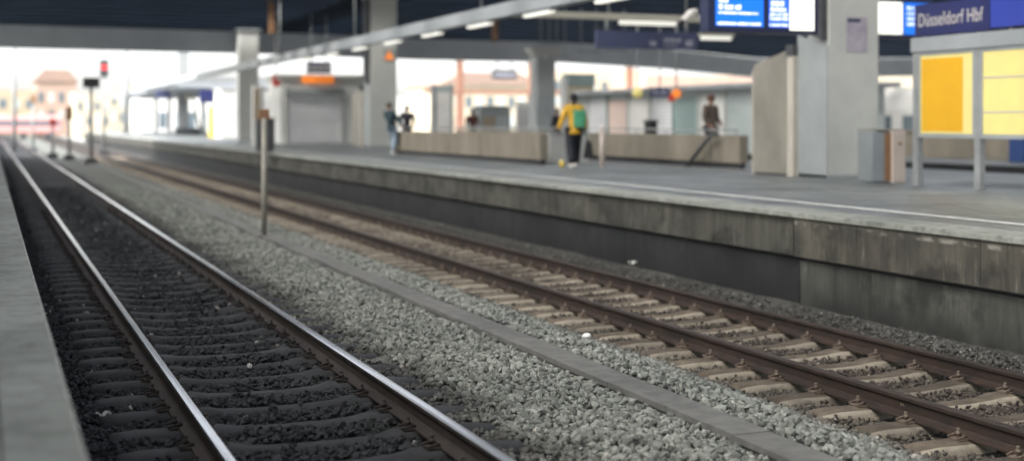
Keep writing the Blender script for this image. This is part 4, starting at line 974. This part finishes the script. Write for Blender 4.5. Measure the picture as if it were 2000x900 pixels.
    return p, J, s
mj = mat('mustard_jacket', (.62, .36, .03), (.52, .30, .02), rough=.7, scale=8); mg = mat('green_backpack', (.06, .30, .16), (.05, .24, .13), rough=.6, scale=8)
mt = mat('navy_black_trousers', (.010, .012, .02), rough=.8); mden = mat('light_denim', (.20, .26, .32), rough=.8); mteal = mat('dark_teal_coat', (.015, .035, .045), rough=.8)
mblk = mat('black_coat', (.012, .012, .018), rough=.85); mmar = mat('maroon_coat', (.10, .030, .022), rough=.85); mbrn = mat('brown_coat', (.10, .075, .06), rough=.85)
P0 = atz(1121, 327, ZP)
pp, J, s = person(P0, R(-12), 'person in mustard yellow jacket with green backpack seen walking away', 1.84, mj, mt, 'walk', shoes=M['white'], skinm=mat('dark_skin', (.06, .035, .025), rough=.6))
bk = empty('backpack', pp.matrix_world @ Vector((0, 0, 0)), 0, 'green backpack worn by the person in yellow', 'backpack')
bk.location = P0; bk.rotation_euler = (0, 0, R(-12))
MB().box(-.06, .24, -.36, -.14, .98, 1.42, .07).build('pack_body', mg, bk); MB().box(-.02, .20, -.41, -.355, 1.0, 1.22, .025).build('front_pocket', mg, bk)
for xx in (-.03, .2): MB().tube([(xx, -.15, 1.40), (xx * .9, -.05, 1.49), (xx * .9, .12, 1.40), (xx, .10, 1.15), (xx, -.13, 1.02)], .016, 6).build('strap', mg, bk)
hb = empty('shoulder_bag', P0, 0, 'black bag carried low in the right hand of the person in yellow', 'bag'); hb.rotation_euler = (0, 0, R(-12))
MB().prism([(.26, .22), (.50, .22), (.44, .62), (.33, .66)], -.02, .14).build('bag_body', M['black'], hb); MB().tube([(.33, .06, .63), (.31, .07, .80), (.40, .06, .62)], .012, 6).build('handle', M['black'], hb)
person(atz(766, 301, ZP), R(-60), 'person in dark teal coat and light jeans left of the left parapet', 1.80, mteal, mden, 'lean', hairm=mat('brown_hair', (.08, .055, .03), rough=.8), shoes=M['white'])
def behind(px, pyhead, H, *a, **k):
    # stand on the deck at the distance where the head reaches that height
    dz = ZP + H - CH; d = dz / max(1, (237 - pyhead)) * F_PX; t = ray(px, 237); t = t / t.dot(FW) * d; return person(Vector((t.x, t.y, ZP)), *a[:1], a[1], H, *a[2:], **k)
behind(795, 206, 1.74, R(160), 'person in a black coat behind the left end of the left parapet', mblk, mt, 'stand', scale_w=1.15)
behind(922, 214, 1.64, R(180), 'person in a maroon coat visible above the left parapet', mmar, mt, 'stand', scale_w=1.15)
behind(1088, 212, 1.62, R(30), 'dark-clothed person just left of the person in yellow', mblk, mt, 'stand', scale_w=1.15)
behind(1388, 184, 1.88, R(200), 'person in a brown coat standing behind the right-hand parapet', mbrn, mt, 'stand', hairm=mat('reddish_hair', (.10, .05, .035), rough=.8))

# ------------------------------------------------------------------ litter and weeds on the tracks
def scrap(px, py, z, label, cat, name, shape):
    p = atz(px, py, z); o = empty(name, p, random.uniform(0, 3), label, cat); return o
def paper(px, py, z, sz, label, name='paper_scrap', m_=M['paper']):
    p = atz(px, py, z); bm = bmesh.new(); rr = random.Random(px); n = 6
    g = [[bm.verts.new(((i / n - .5) * sz * 2, (j / 2 - .5) * sz * .55 * (1.2 - abs(i / n - .5)), sz * .35 * math.sin(i * 1.5 + j) + rr.uniform(-.1, .1) * sz)) for j in range(3)] for i in range(n + 1)]
    for i in range(n):
        for j in range(2): bm.faces.new((g[i][j], g[i + 1][j], g[i + 1][j + 1], g[i][j + 1]))
    bmesh.ops.solidify(bm, geom=bm.faces[:], thickness=.002)
    me = bpy.data.meshes.new(name); bm.to_mesh(me); bm.free(); me.materials.append(m_); o = bpy.data.objects.new(name, me); COL.objects.link(o); o.location = p + Vector((0, 0, sz * .35)); o.rotation_euler = (0, 0, rr.uniform(0, 3)); tag(o, label, 'litter')
paper(202, 812, -.175, .055, 'curled white scrap on dark ballast by the left platform')
paper(1770, 800, -.34, .10, 'dried pale leaf lying by the rusty rail foot', 'dry_leaf', mat('dry_leaf', (.42, .36, .28), rough=.8))
paper(1235, 516, -.30, .08, 'upright pale scrap at the foot of the sooty platform wall')
paper(487, 718, -.155, .055, 'pale flat scrap between the shiny rails')
p = atz(1146, 656, -.19); m = MB(); m.ball((0, 0, 0), .045, (1.1, .9, .7), 10, 7); o = m.build('white_pebble', M['paper'], loc=p); tag(o, 'single round white pebble on the grey ballast near the rusty track', 'pebble')

if HAZE:
    m = bpy.data.materials.new('haze_air'); m.use_nodes = True; N = m.node_tree.nodes; L = m.node_tree.links; N.remove(N['Principled BSDF'])
    pv = N.new('ShaderNodeVolumePrincipled'); pv.inputs['Color'].default_value = (.92, .95, 1, 1); pv.inputs['Density'].default_value = HAZE; pv.inputs['Anisotropy'].default_value = .3
    L.new(pv.outputs[0], N['Material Output'].inputs['Volume'])
    o = MB().box(-310, 310, -110, 425, -2, 14).build('haze', m); tag(o, 'thin pale haze over the station', 'haze', kind='stuff')
# sub-parts: what sits on a part belongs to that part
SUB = {'lettering': ('casing', 'sign_board'), 'screen': ('casing', 'body'), 'white_panel': ('casing',), 'golden_poster': ('lit_sheet',), 'shelf_line': ('lit_sheet',), 'red_lamp': ('signal_head',),
       'front_pocket': ('pack_body',), 'window': ('wall', 'body'), 'picture': ('panel',), 'lock_plate': ('front_panel',), 'end_trim': ('cladding',), 'diffuser': ('lamp_housing',), 'white_mark': ('sign_board',),
       'lamp_head': ('corner_strip',), 'triangle': ('plate',), 'heading': ('sheet',), 'glass_panel': ('wall',), 'shutter_guide': ('wall',), 'side_plate': ('sign_disc',), 'window_band': ('body',), 'lens_hood': ('camera_body',)}
base = lambda n: n.split('.')[0]
for root in [o for o in bpy.data.objects if o.parent is None and o.type == 'EMPTY']:
    kids = list(root.children)
    for k in kids:
        if base(k.name) in SUB:
            for want in SUB[base(k.name)]:
                c = [q for q in kids if base(q.name) == want and q.location.length < 1e-6]
                if c:
                    # the nearest candidate along the thing carries it
                    cen = lambda q: sum((Vector(b) for b in q.bound_box), Vector()) / 8
                    k.parent = min(c, key=lambda q: (cen(q) - cen(k)).length); break
# ------------------------------------------------------------------ sky and sun
world = bpy.data.worlds.new('World'); sc.world = world; world.use_nodes = True; N = world.node_tree.nodes; L = world.node_tree.links
bg = N['Background']; sky = N.new('ShaderNodeTexSky'); sky.sky_type = 'NISHITA'; sky.sun_disc = False
EL, AZ = R(48), R(-112)      # sun direction: from the left-behind of the picture
sky.sun_elevation = EL; sky.dust_density = 3; sky.air_density = 1; sky.ozone_density = .5
hs = N.new('ShaderNodeHueSaturation'); hs.inputs['Saturation'].default_value = .28; L.new(sky.outputs[0], hs.inputs['Color']); L.new(hs.outputs[0], bg.inputs['Color']); bg.inputs['Strength'].default_value = .15
sd = Vector((math.sin(AZ) * math.cos(EL), math.cos(AZ) * math.cos(EL), math.sin(EL)))
sky.sun_rotation = math.atan2(sd.x, sd.y)
su = bpy.data.lights.new('sun', 'SUN'); su.energy = 2.0; su.angle = R(25); su.color = (1, .95, .88)
so = bpy.data.objects.new('sun', su); COL.objects.link(so); so.rotation_euler = (-sd).to_track_quat('-Z', 'Y').to_euler()
sc.view_settings.view_transform = 'Standard'; sc.view_settings.look = 'None'; sc.view_settings.exposure = 2.2; sc.view_settings.gamma = 1; sc.view_settings.use_curve_mapping = False
sc.cycles.max_bounces = 6; sc.cycles.diffuse_bounces = 3
